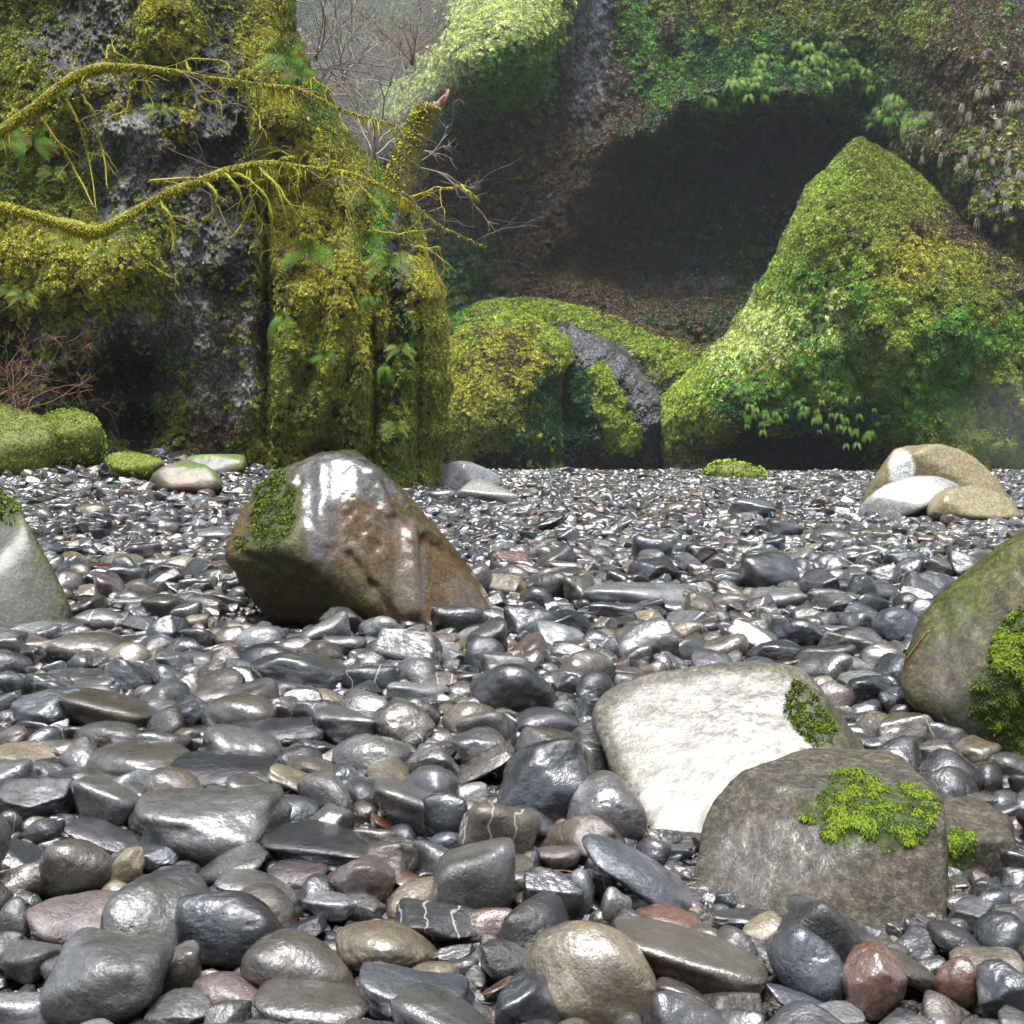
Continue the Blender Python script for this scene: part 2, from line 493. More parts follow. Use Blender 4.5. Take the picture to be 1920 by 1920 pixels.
def grow(name, P, Nn, W, n, size, mask=None, seed=1, drape=None, label=None, parent=None, pxy=None, zmin=None):
    rng = np.random.default_rng(seed)
    plant = W[..., :8].sum(-1) ** 1.2
    if mask is not None: plant = plant * mask
    gx = np.linalg.norm(np.gradient(P, axis=1), axis=-1) * np.linalg.norm(np.gradient(P, axis=0), axis=-1)
    cl = fbm(P * (.34 / size), 3, seed + 77, .6)
    plant = plant * (.05 + sstep(-.2, .16, cl))
    w = (plant * np.clip(gx, 0, np.percentile(gx, 99))).ravel(); w = w / w.sum()
    I = rng.choice(len(w), n, p=w)
    p = P.reshape(-1, 3)[I]; nn = Nn.reshape(-1, 3)[I]
    Wp = W[..., :8].reshape(-1, 8)[I]; Wp = Wp / Wp.sum(1, keepdims=True)
    c = (np.cumsum(Wp, 1) < rng.random((n, 1))).sum(1).clip(0, 7)
    s = size * rng.uniform(.55, 1.5, n)
    p = p + rng.normal(size=(n, 3)) * size * .35 + nn * (s * .1)[:, None]
    nn = nn + np.array([0, 0, .35]); nn /= np.linalg.norm(nn, axis=1)[:, None]
    th = np.arccos(nn[:, 2].clip(-1, 1)); ph = np.arctan2(nn[:, 0], -nn[:, 1])
    k = rng.integers(0, len(TUFT), n)
    dr = rng.random(n) < (drape if drape is not None else .12)
    k = np.where(dr, len(TUFT) + rng.integers(0, 2, n), k)
    th = np.where(dr, 0, th)
    R = np.stack([th, 0 * th, ph], 1) + rng.normal(size=(n, 3)) * .2
    S = s[:, None] * rng.uniform(.8, 1.25, (n, 3))
    if zmin is not None:
        ok = p[:, 2] > zmin; p, R, S, c, k = p[ok], R[ok], S[ok], c[ok], k[ok]
    o = scatter(name, GROWTH, p, R, S, c * NTUFT + k, parent)
    tag(o, label, None, None, 'stuff')
    return o

def interp(pts, t):
    a = np.array(pts, float)
    return np.interp(t, a[:, 0], a[:, 1])

def bump_sum(px, py, L):
    s = 0
    for b in L:
        cx, cy, rx, ry, d = b[:5]; ang = math.radians(b[5]) if len(b) > 5 else 0
        dx, dy = px - cx, py - cy
        u = (dx * math.cos(ang) + dy * math.sin(ang)) / rx; v = (-dx * math.sin(ang) + dy * math.cos(ang)) / ry
        s = s + d * np.exp(-(u * u + v * v) ** 2)
    return s

# ---------- near mossy cliff -------------------------------------------------
def left_cliff():
    h, w = 640, 640
    v = np.linspace(-560, 935, h)
    edge = interp([(-560, 420), (-200, 500), (0, 545), (60, 552), (110, 572), (180, 612), (240, 642), (300, 690), (340, 735), (370, 765), (430, 785),
                   (480, 803), (540, 826), (600, 836), (700, 840), (800, 840), (860, 830), (935, 826)], v)
    u = np.concatenate([np.linspace(0, .30, 110, endpoint=False), np.linspace(.30, 1, w - 110)])
    PY = np.repeat(v[:, None], w, 1)
    PX = -620 + (edge[:, None] + 620) * u[None, :]
    d = (edge[:, None] - PX)                                            # px from the free edge
    e = np.clip(1 - d / 130, 0, 1)
    PX = PX + 9 * fbm(np.stack([PX * 0, PY / 30, PX * 0], -1), 4, 3) * sstep(0, 1, e)
    Y = 22.0 + 1.5 * sstep(100, 840, PX) + 4.5 * (1 - np.sqrt(np.clip(1 - e ** 2.2, 0, 1)))
    Y = Y + .006 * np.clip(500 - PY, 0, 2000) * .35                    # leans back
    n3 = np.stack([PX / 170, PY / 190, 0 * PX], -1)
    Y = Y - .9 * fbm(n3, 3, 11)
    Y = Y - .5 * fbm(np.stack([PX / 38, PY / 60, 0 * PX], -1), 5, 21, .68)
    rib = np.cos((PX + .18 * PY + 26 * fbm(np.stack([PX / 90, PY / 160, 0 * PX], -1), 3, 9)) / 74 * 2 * math.pi)
    Y = Y - .20 * rib * sstep(430, 560, PX) - .35 * np.abs(fbm(np.stack([PX / 120 + 3, PY / 85, 0 * PX], -1), 4, 61, .6))
    # hollows (+) and bulges (-)
    Y = Y + bump_sum(PX, PY, [(245, 705, 75, 45, .9), (150, 725, 55, 32, .7), (255, 800, 62, 42, 1.6), (20, 700, 60, 120, .8), (500, 590, 16, 260, 1.0),
                              (600, 850, 45, 28, .9), (520, 330, 26, 40, .8), (480, 80, 16, 130, .5), (700, 700, 14, 180, .7), (350, 190, 20, 80, .4),
                              (560, 520, 22, 25, .6), (490, 650, 20, 60, .5), (730, 600, 12, 200, .5), (780, 700, 10, 200, .45)])
    Y = Y - bump_sum(PX, PY, [(130, 500, 170, 80, .6), (230, 520, 60, 80, .6), (200, 620, 110, 40, .35), (320, 50, 55, 60, .9), (355, 205, 30, 50, .6),
                              (495, 140, 28, 200, .7), (535, 215, 32, 28, .9), (650, 700, 45, 180, .6), (800, 620, 32, 170, .5), (40, 180, 90, 130, .6),
                              (560, 650, 50, 170, .5), (420, 480, 40, 60, .4)])
    blobs = [(1, .34), (8, .50), (5, .20), (9, .16), (3, .12),
             (40, 60, 70, 200, .8, 1), (30, 200, 110, 120, .9, 0), (315, 55, 55, 70, 1.4, 0), (290, 90, 60, 60, .8, 1), (480, 40, 45, 110, .7, 0), (505, 200, 30, 150, 1.0, 0),
             (535, 215, 34, 34, 1.3, 0), (340, 210, 34, 60, 1.2, 0), (210, 170, 60, 60, .6, 0), (560, 60, 30, 90, .8, 1),
             (120, 60, 90, 90, 1.1, 8), (160, 60, 90, 80, .8, 9), (230, 290, 90, 150, 1.2, 9), (260, 300, 130, 170, .9, 8), (420, 230, 75, 120, 1.5, 8), (400, 190, 60, 60, .8, 9),
             (100, 320, 90, 90, .9, 1), (60, 470, 120, 90, 1.3, 0), (160, 500, 130, 70, 1.6, 0), (240, 540, 70, 50, 1.3, 1), (40, 540, 60, 110, .9, 0), (300, 430, 60, 60, .7, 1),
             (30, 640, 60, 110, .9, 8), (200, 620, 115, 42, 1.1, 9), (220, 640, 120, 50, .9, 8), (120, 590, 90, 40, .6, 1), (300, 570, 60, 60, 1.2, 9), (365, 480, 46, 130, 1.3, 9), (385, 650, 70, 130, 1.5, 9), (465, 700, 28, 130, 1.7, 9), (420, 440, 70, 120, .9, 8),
             (300, 730, 26, 90, .6, 9), (430, 560, 60, 150, 1.1, 8), (330, 790, 40, 80, .9, 1), (250, 720, 90, 60, 1.2, 8), (150, 730, 70, 40, 1.2, 8), (250, 810, 90, 50, 1.1, 8),  # dark rock tint also laid in the cave hollows, painting in their shade
             (400, 800, 80, 70, .7, 5), (440, 520, 60, 70, .4, 1), (420, 620, 60, 60, .6, 5),
             (560, 380, 70, 130, 1.2, 0), (640, 360, 60, 120, .9, 0), (600, 520, 90, 110, 1.3, 0), (640, 640, 90, 120, 1.2, 0), (560, 740, 100, 110, 1.2, 1), (680, 760, 90, 110, 1.1, 1),
             (600, 700, 90, 90, .6, 2), (800, 560, 40, 120, 1.5, 0), (800, 740, 40, 140, 1.2, 1), (820, 660, 24, 200, .8, 0), (740, 560, 24, 150, .8, 8), (745, 640, 20, 90, .6, 3),
             (700, 700, 20, 160, .5, 8), (700, 450, 26, 120, .9, 3), (660, 220, 50, 110, .6, 1), (600, 180, 40, 60, .8, 3), (540, 110, 34, 40, .9, 3), (510, 590, 18, 120, .9, 8),
             (495, 640, 16, 60, .6, 5), (600, 640, 30, 30, .5, 3), (740, 830, 60, 60, .9, 1), (560, 850, 90, 30, 1.2, 0), (600, 845, 60, 26, 1.3, 8), (730, 870, 50, 20, 1.0, 2)]
    W = classes(PX, PY, blobs, 40, 34, 2.2)
    o, P, Nn = grid_surface('rock_cliff', PX, PY, Y, W, MAT_CLIFF)
    tag(o, 'near mossy rock cliff with golden moss cushions, grey bare patches and dark hollows', None, None, 'structure')
    vis = ((PX > -60) & (PY > -40)).astype(float)
    grow('moss_growth', P, Nn, W, 95000, .055, vis, 3, .10, 'golden and olive moss and small leaves covering the near cliff')
    return P, Nn
left_cliff()

# ---------- far grotto wall ---------------------------------------------------
def far_wall():
    h, w = 520, 760
    v = np.concatenate([np.linspace(-760, -60, 90, endpoint=False), np.linspace(-60, 930, h - 90)])
    u = np.concatenate([np.linspace(250, 540, 40, endpoint=False), np.linspace(540, 1960, w - 120), np.linspace(1965, 2800, 80)])
    PX, PY = np.meshgrid(u, v)
    Y = 62 + 0 * PX
    Y = Y - 13.5 * sstep(1600, 1860, PX) * sstep(-150, 120, PY) * sstep(640, 380, PY) + .012 * np.clip(700 - PY, 0, 2000)
    # open valley flank behind, upper left
    Y = Y + 20 * sstep(860, 600, PX) * sstep(620, 100, PY)
    # bright slope spur leaning out of the upper left
    line = (PX - 740) * .55 + (PY - 170) * .83                      # distance below the slope's crest line
    Y = Y - 7 * np.exp(-((line - 30) / 120) ** 2) * sstep(640, 820, PX) * sstep(1180, 1000, PX)
    Y = Y - 5 * bump_sum(PX, PY, [(930, 90, 90, 110, 1.0)])
    # the shaded alcove with its overhanging brow
    drop = np.clip(1400 - PX, 0, 400)
    ax, ay = (PX - 1385) / 330, (PY - 415 - .00075 * drop ** 2) / (205 - .12 * drop)
    ang = .0
    rr = np.sqrt((ax + ay * ang) ** 2 + ay ** 2)
    rr = rr + .22 * fbm(np.stack([PX / 90, PY / 70, 0 * PX], -1), 4, 66, .6)
    Y = Y + 8.5 * sstep(1.32, .55, rr) * sstep(610, 520, PY)
    Y = Y - 3.2 * np.exp(-((rr - 1.22) / .16) ** 2) * sstep(420, 200, PY)
    Y = Y + 3.5 * bump_sum(PX, PY, [(1600, 190, 60, 40, 1), (1560, 250, 110, 50, .9)])
    Y = Y - 1.6 * fbm(np.stack([PX / 160, PY / 190, 0 * PX], -1), 3, 71)
    Y = Y - 1.0 * fbm(np.stack([PX / 34, PY / 50, 0 * PX], -1), 5, 81, .6)
    blobs = [(5, .40), (4, .36), (8, .22), (1, .20), (3, .16), (7, .05),
             (1000, 350, 180, 220, 1.0, 5), (950, 330, 140, 200, .5, 1), (1050, 300, 140, 120, .2, 7), (1040, 420, 160, 130, .9, 8), (950, 430, 120, 100, .35, 3), (1650, 90, 300, 130, .5, 3), (1550, 60, 260, 90, .5, 1), (1850, 300, 120, 240, .5, 1), (1800, 200, 200, 200, .35, 7),
             (650, 120, 130, 170, 1.0, 5), (680, 60, 120, 120, .9, 1), (620, 60, 90, 120, .5, 7), (640, 30, 100, 90, .8, 3), (680, 200, 80, 120, .6, 3), (600, 300, 120, 120, .5, 5), (780, 260, 60, 90, .6, 3),
             (880, 90, 190, 38, 2.6, 6, -40), (960, 20, 90, 60, 2.0, 6), (790, 160, 90, 34, 1.7, 6, -30), (760, 200, 70, 40, .9, 2), (760, 110, 60, 50, 1.0, 5), (930, 50, 34, 34, 1.6, 5),
             (930, 150, 70, 60, 1.3, 3), (1000, 150, 50, 80, 1.2, 3), (880, 210, 60, 40, .9, 3), (1010, 60, 40, 60, 1.1, 2),
             (1095, 70, 42, 150, 2.2, 10), (1110, 210, 50, 80, 1.0, 10), (1030, 170, 26, 60, 1.0, 2),
             (1200, 60, 45, 60, 1.3, 3), (1245, 60, 24, 40, 1.0, 5), (1250, 20, 60, 30, .8, 1),
             (1000, 330, 190, 160, 1.0, 5), (950, 470, 120, 80, .6, 8), (1080, 480, 120, 70, .8, 5), (900, 500, 80, 60, .7, 4), (850, 540, 40, 70, 1.0, 3),
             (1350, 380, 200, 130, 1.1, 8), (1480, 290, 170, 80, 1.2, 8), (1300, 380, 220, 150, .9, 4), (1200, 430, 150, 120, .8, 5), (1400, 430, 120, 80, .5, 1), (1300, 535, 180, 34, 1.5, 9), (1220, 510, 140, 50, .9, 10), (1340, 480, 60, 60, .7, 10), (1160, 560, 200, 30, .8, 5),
             (1450, 110, 170, 60, 1.4, 4), (1400, 90, 160, 60, .8, 3), (1300, 170, 110, 50, .9, 3), (1620, 160, 100, 60, .9, 3), (1420, 30, 130, 40, .9, 1), (1600, 50, 160, 60, .8, 1),
             (1500, 20, 120, 40, .5, 5), (1440, 10, 40, 30, 1.0, 2), (1700, 200, 90, 90, .7, 4), (1780, 260, 120, 160, .7, 5), (1790, 90, 140, 110, .8, 5), (1800, 330, 60, 60, .9, 3),
             (1740, 370, 90, 110, .9, 10), (1850, 450, 90, 160, .8, 10), (1880, 650, 80, 160, 1.0, 8), (1850, 750, 80, 60, .8, 1), (1720, 300, 60, 60, .5, 8), (1900, 100, 40, 120, .7, 8)]
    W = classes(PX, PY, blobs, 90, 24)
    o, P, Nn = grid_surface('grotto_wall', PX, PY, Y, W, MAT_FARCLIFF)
    tag(o, 'tall far canyon wall with a dark hollow grotto under a fern fringed brow', None, None, 'structure')
    vis = ((PX > 520) & (PX < 1960) & (PY > -30) & (PY < 640)).astype(float)
    grow('wall_growth', P, Nn, W, 150000, .15, vis, 5, .25, 'brown and green ground cover clinging to the far canyon wall')
    return PX, PY, P, Nn
FW = far_wall()

# ---------- domes: closed star-shaped swellings -------------------------------
def dome(name, center, sil, Y0, depth, blobs, label, n_tuft, size, seed, hollows=(), rough=(1.0, .5), power=2.0, ns=1.0, drape=.15, tex=MAT_FARCLIFF, nr=150, nt=520, smask=None):
    sil = np.array(sil, float); c = np.array(center, float)
    a = np.arctan2(sil[:, 1] - c[1], sil[:, 0] - c[0]); r = np.hypot(sil[:, 0] - c[0], sil[:, 1] - c[1])
    o_ = np.argsort(a); a, r = a[o_], r[o_]
    A = np.concatenate([a - 2 * np.pi, a, a + 2 * np.pi]); Rr = np.concatenate([r, r, r])
    # straight edges between outline points
    X = Rr * np.cos(A); Yy = Rr * np.sin(A)
    th = np.linspace(-np.pi, np.pi, nt)
    k = np.clip(np.searchsorted(A, th, side='right') - 1, 0, len(A) - 2)
    x1, y1, x2, y2 = X[k], Yy[k], X[k + 1], Yy[k + 1]
    dx, dy = np.cos(th), np.sin(th)
    den = dx * (y2 - y1) - dy * (x2 - x1)
    B = (x1 * (y2 - y1) - y1 * (x2 - x1)) / np.where(np.abs(den) < 1e-9, 1e-9, den)
    B = B * (1 + .03 * fbm(np.stack([dx * 9, dy * 9, 0 * dx], -1), 4, seed))
    B[-1] = B[0]
    s = np.concatenate([np.linspace(.004, .9, nr - 40), np.linspace(.9, 1, 41)[1:]])
    S, TH = np.meshgrid(s, th, indexing='ij')
    PX = c[0] + S * B[None, :] * np.cos(TH); PY = c[1] + S * B[None, :] * np.sin(TH)
    Y = Y0 - depth * np.sqrt(np.clip(1 - S ** power, 0, 1))
    q = lambda sx, sy: np.stack([PX / (sx * ns), PY / (sy * ns), 0 * PX], -1)
    fade = .25 + .75 * sstep(1.0, .9, S)
    Y = Y - fade * rough[0] * fbm(q(150, 150), 3, seed + 1) - fade * rough[1] * fbm(q(30, 36), 5, seed + 2, .6)
    Y = Y + fade * bump_sum(PX, PY, hollows)
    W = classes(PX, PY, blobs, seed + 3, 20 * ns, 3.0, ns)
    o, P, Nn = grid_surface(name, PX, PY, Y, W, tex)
    tag(o, label, None, None, 'structure')
    vis = ((PX < 1980) & (PX > -40) & (PY < 905)).astype(float)
    if n_tuft:
        grow(name + '_growth', P, Nn, W, n_tuft, size, vis, seed + 7, drape, 'leafy growth covering the ' + label.split(' with ')[0])
    return PX, PY, P, Nn

dome('moss_buttress', (1640, 690), [(1612, 262), (1580, 292), (1545, 322), (1515, 345), (1492, 400), (1452, 490), (1408, 560), (1380, 610), (1330, 660), (1280, 708), (1238, 750),
      (1226, 800), (1232, 900), (1240, 960), (1800, 980), (2500, 980), (2600, 800), (2300, 600), (2060, 470), (1900, 440), (1800, 400), (1720, 330), (1660, 285)],
     58, 11.5,
     [(1, .50), (3, .22), (0, .14), (6, .10), (5, .10),
      (1545, 400, 50, 120, 1.4, 2, 25), (1600, 420, 90, 60, 1.0, 1), (1620, 300, 40, 40, .9, 1), (1640, 470, 60, 60, 1.2, 2), (1730, 520, 90, 60, .8, 0), (1700, 460, 90, 50, .6, 0), (1800, 430, 100, 40, .8, 5), (1800, 560, 110, 60, .7, 1), (1850, 640, 90, 90, .8, 3), (1880, 720, 60, 60, .8, 1),
      (1450, 520, 60, 90, .9, 2), (1530, 560, 120, 80, .7, 3), (1420, 640, 120, 60, .8, 6, -45), (1290, 740, 80, 40, 1.6, 2, -45), (1270, 800, 60, 60, .9, 2), (1480, 640, 120, 60, .5, 6),
      (1700, 620, 60, 80, 1.2, 2), (1760, 660, 60, 110, 1.4, 3), (1740, 760, 90, 60, 1.0, 3), (1800, 800, 120, 50, 1.6, 2, 25), (1870, 850, 90, 30, 1.3, 2), (1860, 780, 60, 60, 1.0, 10), (1900, 820, 40, 50, 1.3, 10),
      (1570, 600, 60, 60, .6, 6), (1610, 450, 20, 30, .8, 10), (1680, 510, 20, 26, .9, 10), (1745, 545, 24, 20, .9, 10), (1560, 690, 100, 50, .8, 3), (1420, 720, 90, 50, .9, 3), (1460, 700, 70, 40, .8, 1),
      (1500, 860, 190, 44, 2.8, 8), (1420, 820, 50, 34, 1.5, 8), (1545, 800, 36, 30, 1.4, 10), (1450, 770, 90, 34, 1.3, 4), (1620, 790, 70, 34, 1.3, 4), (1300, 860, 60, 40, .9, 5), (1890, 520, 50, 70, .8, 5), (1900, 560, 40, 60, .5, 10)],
     'great moss covered buttress with a dark undercut foot beside the grotto', 120000, .115, 300,
     hollows=[(1510, 862, 190, 52, 4.0), (1545, 800, 60, 30, 1.4), (1400, 830, 60, 36, 1.2)], rough=(2.3, 1.05), power=2.2, nr=260, nt=900)

dome('green_ledge', (1110, 760), [(820, 620), (860, 590), (900, 572), (935, 560), (1000, 562), (1060, 570), (1110, 582), (1170, 600), (1240, 620), (1300, 650), (1360, 640), (1420, 640), (1480, 760), (1480, 950), (820, 950)],
     61, 4.5,
     [(1, .4), (5, .3), (8, .1), (980, 572, 120, 16, 2.2, 2, 4), (1090, 590, 90, 14, 1.6, 2, 14), (1210, 655, 110, 22, 2.2, 2, 22), (1280, 690, 60, 26, 1.8, 2, 25), (1150, 610, 80, 12, 1.0, 1, 15),
      (1230, 615, 110, 18, 1.6, 5, 10), (1330, 620, 70, 30, 1.4, 5), (1100, 640, 80, 30, 1.5, 10, 12), (1180, 720, 80, 40, 1.5, 10, 30), (880, 620, 60, 40, 1.4, 2), (860, 650, 40, 80, 1.2, 3)],
     'bright green mossy ledge below the dark grotto', 24000, .115, 330, rough=(.6, .3), power=3.0)

dome('wet_rock_face', (1140, 800), [(1040, 690), (1062, 650), (1085, 632), (1110, 626), (1150, 640), (1180, 665), (1205, 700), (1240, 745), (1262, 790), (1262, 950), (1020, 950), (1024, 760)],
     56.5, 3.4,
     [(8, .9), (10, .45), (4, .12), (1100, 655, 40, 30, 1.8, 10), (1180, 690, 40, 30, 1.5, 10), (1215, 800, 26, 90, 1.4, 10), (1130, 720, 24, 50, 2.6, 2, -12), (1158, 790, 28, 50, 2.6, 2, -12), (1150, 840, 30, 30, 1.2, 1),
      (1080, 760, 40, 90, 1.2, 4), (1110, 870, 120, 40, 2.0, 8)],
     'dark wet rock face with a yellow green moss streak', 7000, .12, 360, rough=(.9, .8), power=2.5)

dome('moss_mound', (945, 770), [(820, 690), (836, 645), (865, 618), (905, 598), (945, 587), (985, 592), (1030, 612), (1062, 640), (1072, 668), (1050, 700), (1046, 760), (1056, 830), (1050, 950), (800, 950), (800, 780)],
     54.5, 5.2,
     [(1, .5), (0, .35), (5, .28), (3, .12), (950, 596, 110, 18, 1.6, 2), (1035, 640, 34, 30, 1.5, 2, 40), (850, 650, 40, 34, 1.3, 2), (900, 700, 100, 70, .8, 0), (960, 680, 60, 60, .6, 5),
      (1000, 800, 60, 90, .8, 4), (880, 820, 70, 60, .6, 1), (960, 860, 120, 26, 1.8, 8), (1030, 760, 24, 110, .9, 4)],
     'rounded olive moss mound beyond the cobble bar', 34000, .11, 390, rough=(1.2, .6), power=2.2)

# ------------------------------------------------------------------ riverbed and water
def riverbed():
    x = np.concatenate([np.linspace(-90, -14, 40, endpoint=False), np.linspace(-14, 14, 420), np.linspace(14, 100, 50)[1:]])
    y = np.concatenate([np.linspace(-60, 1.5, 30, endpoint=False), np.geomspace(1.5, 60, 420), np.linspace(62, 400, 30)])
    X, Yg = np.meshgrid(x, y)
    Z = ground_z(X, Yg) - .03
    Z = Z + .03 * fbm(np.stack([X * 5, Yg * 5, 0 * X], -1), 4, 2) * (Yg < 60)
    h, w = X.shape; idx = np.arange(h * w).reshape(h, w)
    Q = np.stack([idx[:-1, :-1], idx[:-1, 1:], idx[1:, 1:], idx[1:, :-1]], -1).reshape(-1, 4)
    T = NT('wet_gravel'); P = T.n('ShaderNodeNewGeometry').outputs['Position']
    vor = T.n('ShaderNodeTexVoronoi'); vor.inputs['Scale'].default_value = 38; T.l(P, vor.inputs['Vector'])
    n = T.noise(P, 30, 6, .7)
    hsv = T.n('ShaderNodeHueSaturation'); hsv.inputs['Saturation'].default_value = .1
    T.l(vor.outputs['Color'], hsv.inputs['Color'])
    c = T.mixc(1.0, hsv.outputs[0], (.03, .028, .025), 'MULTIPLY')
    T.l(c, T.b.inputs['Base Color']); T.b.inputs['Roughness'].default_value = .35
    T.b.inputs['Coat Weight'].default_value = .5
    b = T.bump(T.ramp(vor.outputs['Distance'], [(0.0, 1.0), (.6, 0.0)]).outputs[0], 1.0, .012)
    T.l(T.bump(n.outputs[0], .5, .01, b), T.b.inputs['Normal'])
    me = np_mesh('riverbed', np.stack([X, Yg, Z], -1).reshape(-1, 3), quads=Q, mats=[T.m])
    tag(link('riverbed', me), 'dark wet gravel riverbed under the cobbles', None, None, 'structure')
    Tw = NT('river_water'); Pw = Tw.n('ShaderNodeNewGeometry').outputs['Position']
    Tw.b.inputs['Base Color'].default_value = (.02, .026, .026, 1); Tw.b.inputs['Roughness'].default_value = .06
    Tw.l(Tw.bump(Tw.noise(Pw, 2.2, 5, .6).outputs[0], .6, .05), Tw.b.inputs['Normal'])
    V = [(-80, 48, -.15), (90, 48, -.15), (90, 300, -.15), (-80, 300, -.15)]
    tag(link('river_water', np_mesh('river_water', V, quads=[(0, 1, 2, 3)], mats=[Tw.m])), 'strip of dark river water beyond the cobble bar', None, None, 'structure')
riverbed()

# ------------------------------------------------------------------ hero boulders
FOOT = []      # (x, y, rx, ry) kept clear of scattered cobbles
def clumps(name, P, Nn, tri, n, length, width, mats, parent, seed, droop=.25, spread=.55, label=None):
    rng = np.random.default_rng(seed)
    ar = np.linalg.norm(np.cross(P[tri[:, 1]] - P[tri[:, 0]], P[tri[:, 2]] - P[tri[:, 0]]), axis=1)
    fi = rng.choice(len(tri), n, p=ar / ar.sum())
    b_ = rng.dirichlet((1, 1, 1), n)[..., None]
    base = (P[tri[fi]] * b_).sum(1); nrm = (Nn[tri[fi]] * b_).sum(1)
    I = np.arange(n); Nn = nrm
    # cushiony: lift by clump noise
    lift = np.clip(fbm(base * (.30 / length) , 3, seed), -.3, 1) * length * 1.9
    base = base + Nn[I] * lift[:, None]
    V, Q = blades(base, Nn[I], length, width, droop, rng, spread, 3)
    me = np_mesh(name, V, quads=Q, mats=mats)
    if len(mats) > 1:
        deep = (lift + rng.normal(size=n) * length * .2 < length * .30)  # low-lying blades take the copy darkened for shade
        mi = np.tile(deep.astype(np.int32), 3)
        me.polygons.foreach_set('material_index', mi)
    o = link(name, me, parent)
    if label: o['label'] = label
    return o

def hero(name, label, cat, sil, Yc, depth, faces=(), p=14, sub=6, colfn=None, seed=1, low=.03, fine=.012, moss=None, crack=(), edge_tilt=.2, center=None):
    sil = np.array(sil, float)
    if Yc > 10:
        Yc = hit_ground(sil[:, 0].mean(), sil[:, 1].max() - 3)[1] + depth * .35
    c2 = sil.mean(0) if center is None else np.array(center, float)
    C = at(c2[0], c2[1], Yc)
    f = ray(c2[0], c2[1]); f /= np.linalg.norm(f)
    r = np.array([f[1], -f[0], 0]); r /= np.linalg.norm(r); u = np.cross(r, f)
    def onplane(q):
        d = ray(q[0], q[1]); t = np.dot(C - CAM, f) / np.dot(d, f)
        return CAM + d * t - C
    rng = np.random.default_rng(seed)
    pts = [onplane(q) for q in sil]
    N, Dd = [], []
    n = len(pts)
    for i in range(n):
        a, b = pts[i], pts[(i + 1) % n]
        e = b - a; nn = np.cross(e, f); nn /= np.linalg.norm(nn)
        m = (a + b) / 2
        if np.dot(nn, m) < 0: nn = -nn
        nn = nn + f * rng.uniform(-edge_tilt, edge_tilt); nn /= np.linalg.norm(nn)
        d = np.dot(nn, m)
        if d > .01: N.append(nn); Dd.append(d)
    for s in (1, -1): N.append(f * s); Dd.append(depth)
    for (nv, q, dy) in faces:
        nv = np.array(nv, float); nv /= np.linalg.norm(nv)
        d = np.dot(nv, onplane(q) - f * dy)
        if d > .02: N.append(nv); Dd.append(d)
    N = np.array(N); Dd = np.array(Dd)
    D, T = ico(sub)
    rad = pnorm_radius(D, N, Dd, p)
    size = np.median(rad)
    V = D * rad[:, None]
    Q = V / size
    V = V * (1 + low * fbm(Q * 1.8 + seed, 3, seed))[:, None]
    V = V + D * (size * fine * fbm(Q * 8 + seed, 6, seed + 3, .66))[:, None]
    V = V - D * (size * (fine > .015) * .012 * np.exp(-(fbm(Q * 1.9 + seed * 2, 3, seed + 5, .5) / .03) ** 2))[:, None]
    W3 = V + C
    px, py = to_px(W3)
    for (x0, y0, x1, y1, wd, dp) in crack:
        t = np.clip(((px - x0) * (x1 - x0) + (py - y0) * (y1 - y0)) / ((x1 - x0) ** 2 + (y1 - y0) ** 2), 0, 1)
        dist = np.hypot(px - x0 - t * (x1 - x0), py - y0 - t * (y1 - y0)) + 3 * fbm(Q * 9, 3, seed + 8)
        k = np.exp(-(dist / wd) ** 2) * (np.sum(D * f, 1) < .2)
        V = V - D * (k * dp)[:, None]
    W3 = V + C
    col, wet = colfn(px, py, Q, D, seed)
    for (regs, cnt, ln, wd, dr, thr) in (moss or ()):
        mm = np.clip((bump_sum(px, py, regs) + .6 * fbm(Q * 9, 5, seed + 50, .65) - thr + .45) * 1.6, 0, 1)
        col = col * (1 - .85 * mm[:, None]) + .85 * mm[:, None] * np.array((.035, .045, .007) if Yc < 10 else (.09, .11, .012)); wet = wet * (1 - .8 * mm)
    base = np.array([C[0], C[1], float(ground_z(C[0], C[1]))])
    root = np_mesh(name, W3 - base, tris=T, mats=[MAT_SMOOTH if name in ('pale_boulder', 'smooth_boulder', 'olive_boulder', 'tan_boulder', 'slab_boulder') else MAT_BOULDER], color=col, attrs={'wet': np.clip(wet, 0, 1)})
    o = link(name, root, None, base)
    tag(o, label, cat)
    rx = (sil[:, 0].max() - sil[:, 0].min()) / 2 / F * Yc
    kf = .72 if name in ('olive_boulder', 'smooth_boulder') else 1.0
    FOOT.append((C[0] + (rx * .15 if kf < 1 else 0) * np.sign(C[0]), C[1] - depth * .35 * kf, rx * kf, depth * kf))
    if moss:
        # surface normals
        vn = np.zeros_like(W3); fn = np.cross(W3[T[:, 1]] - W3[T[:, 0]], W3[T[:, 2]] - W3[T[:, 0]])
        for k in range(3): np.add.at(vn, T[:, k], fn)
        vn /= np.linalg.norm(vn, axis=1)[:, None] + 1e-9
        vis = np.sum(vn * (CAM - W3), 1) > -.3 * np.linalg.norm(CAM - W3, axis=1)
        for (regs, cnt, ln, wd, dr, thr) in moss:
            m = bump_sum(px, py, regs) + .55 * fbm(Q * 9, 5, seed + 50, .65)
            okv = (m > thr) & vis
            tri = T[okv[T].sum(1) >= 2]
            if len(tri) < 3: continue
            Yq = C[1]
            clumps('moss_cushion', W3 - base, vn, tri, cnt, ln, wd, [MAT_MOSS_LIME if Yq < 12 else LEAF[2 if name != 'earth_bank' else 1], MAT_MOSS_SHADE], o, seed + 60, dr)
    return o

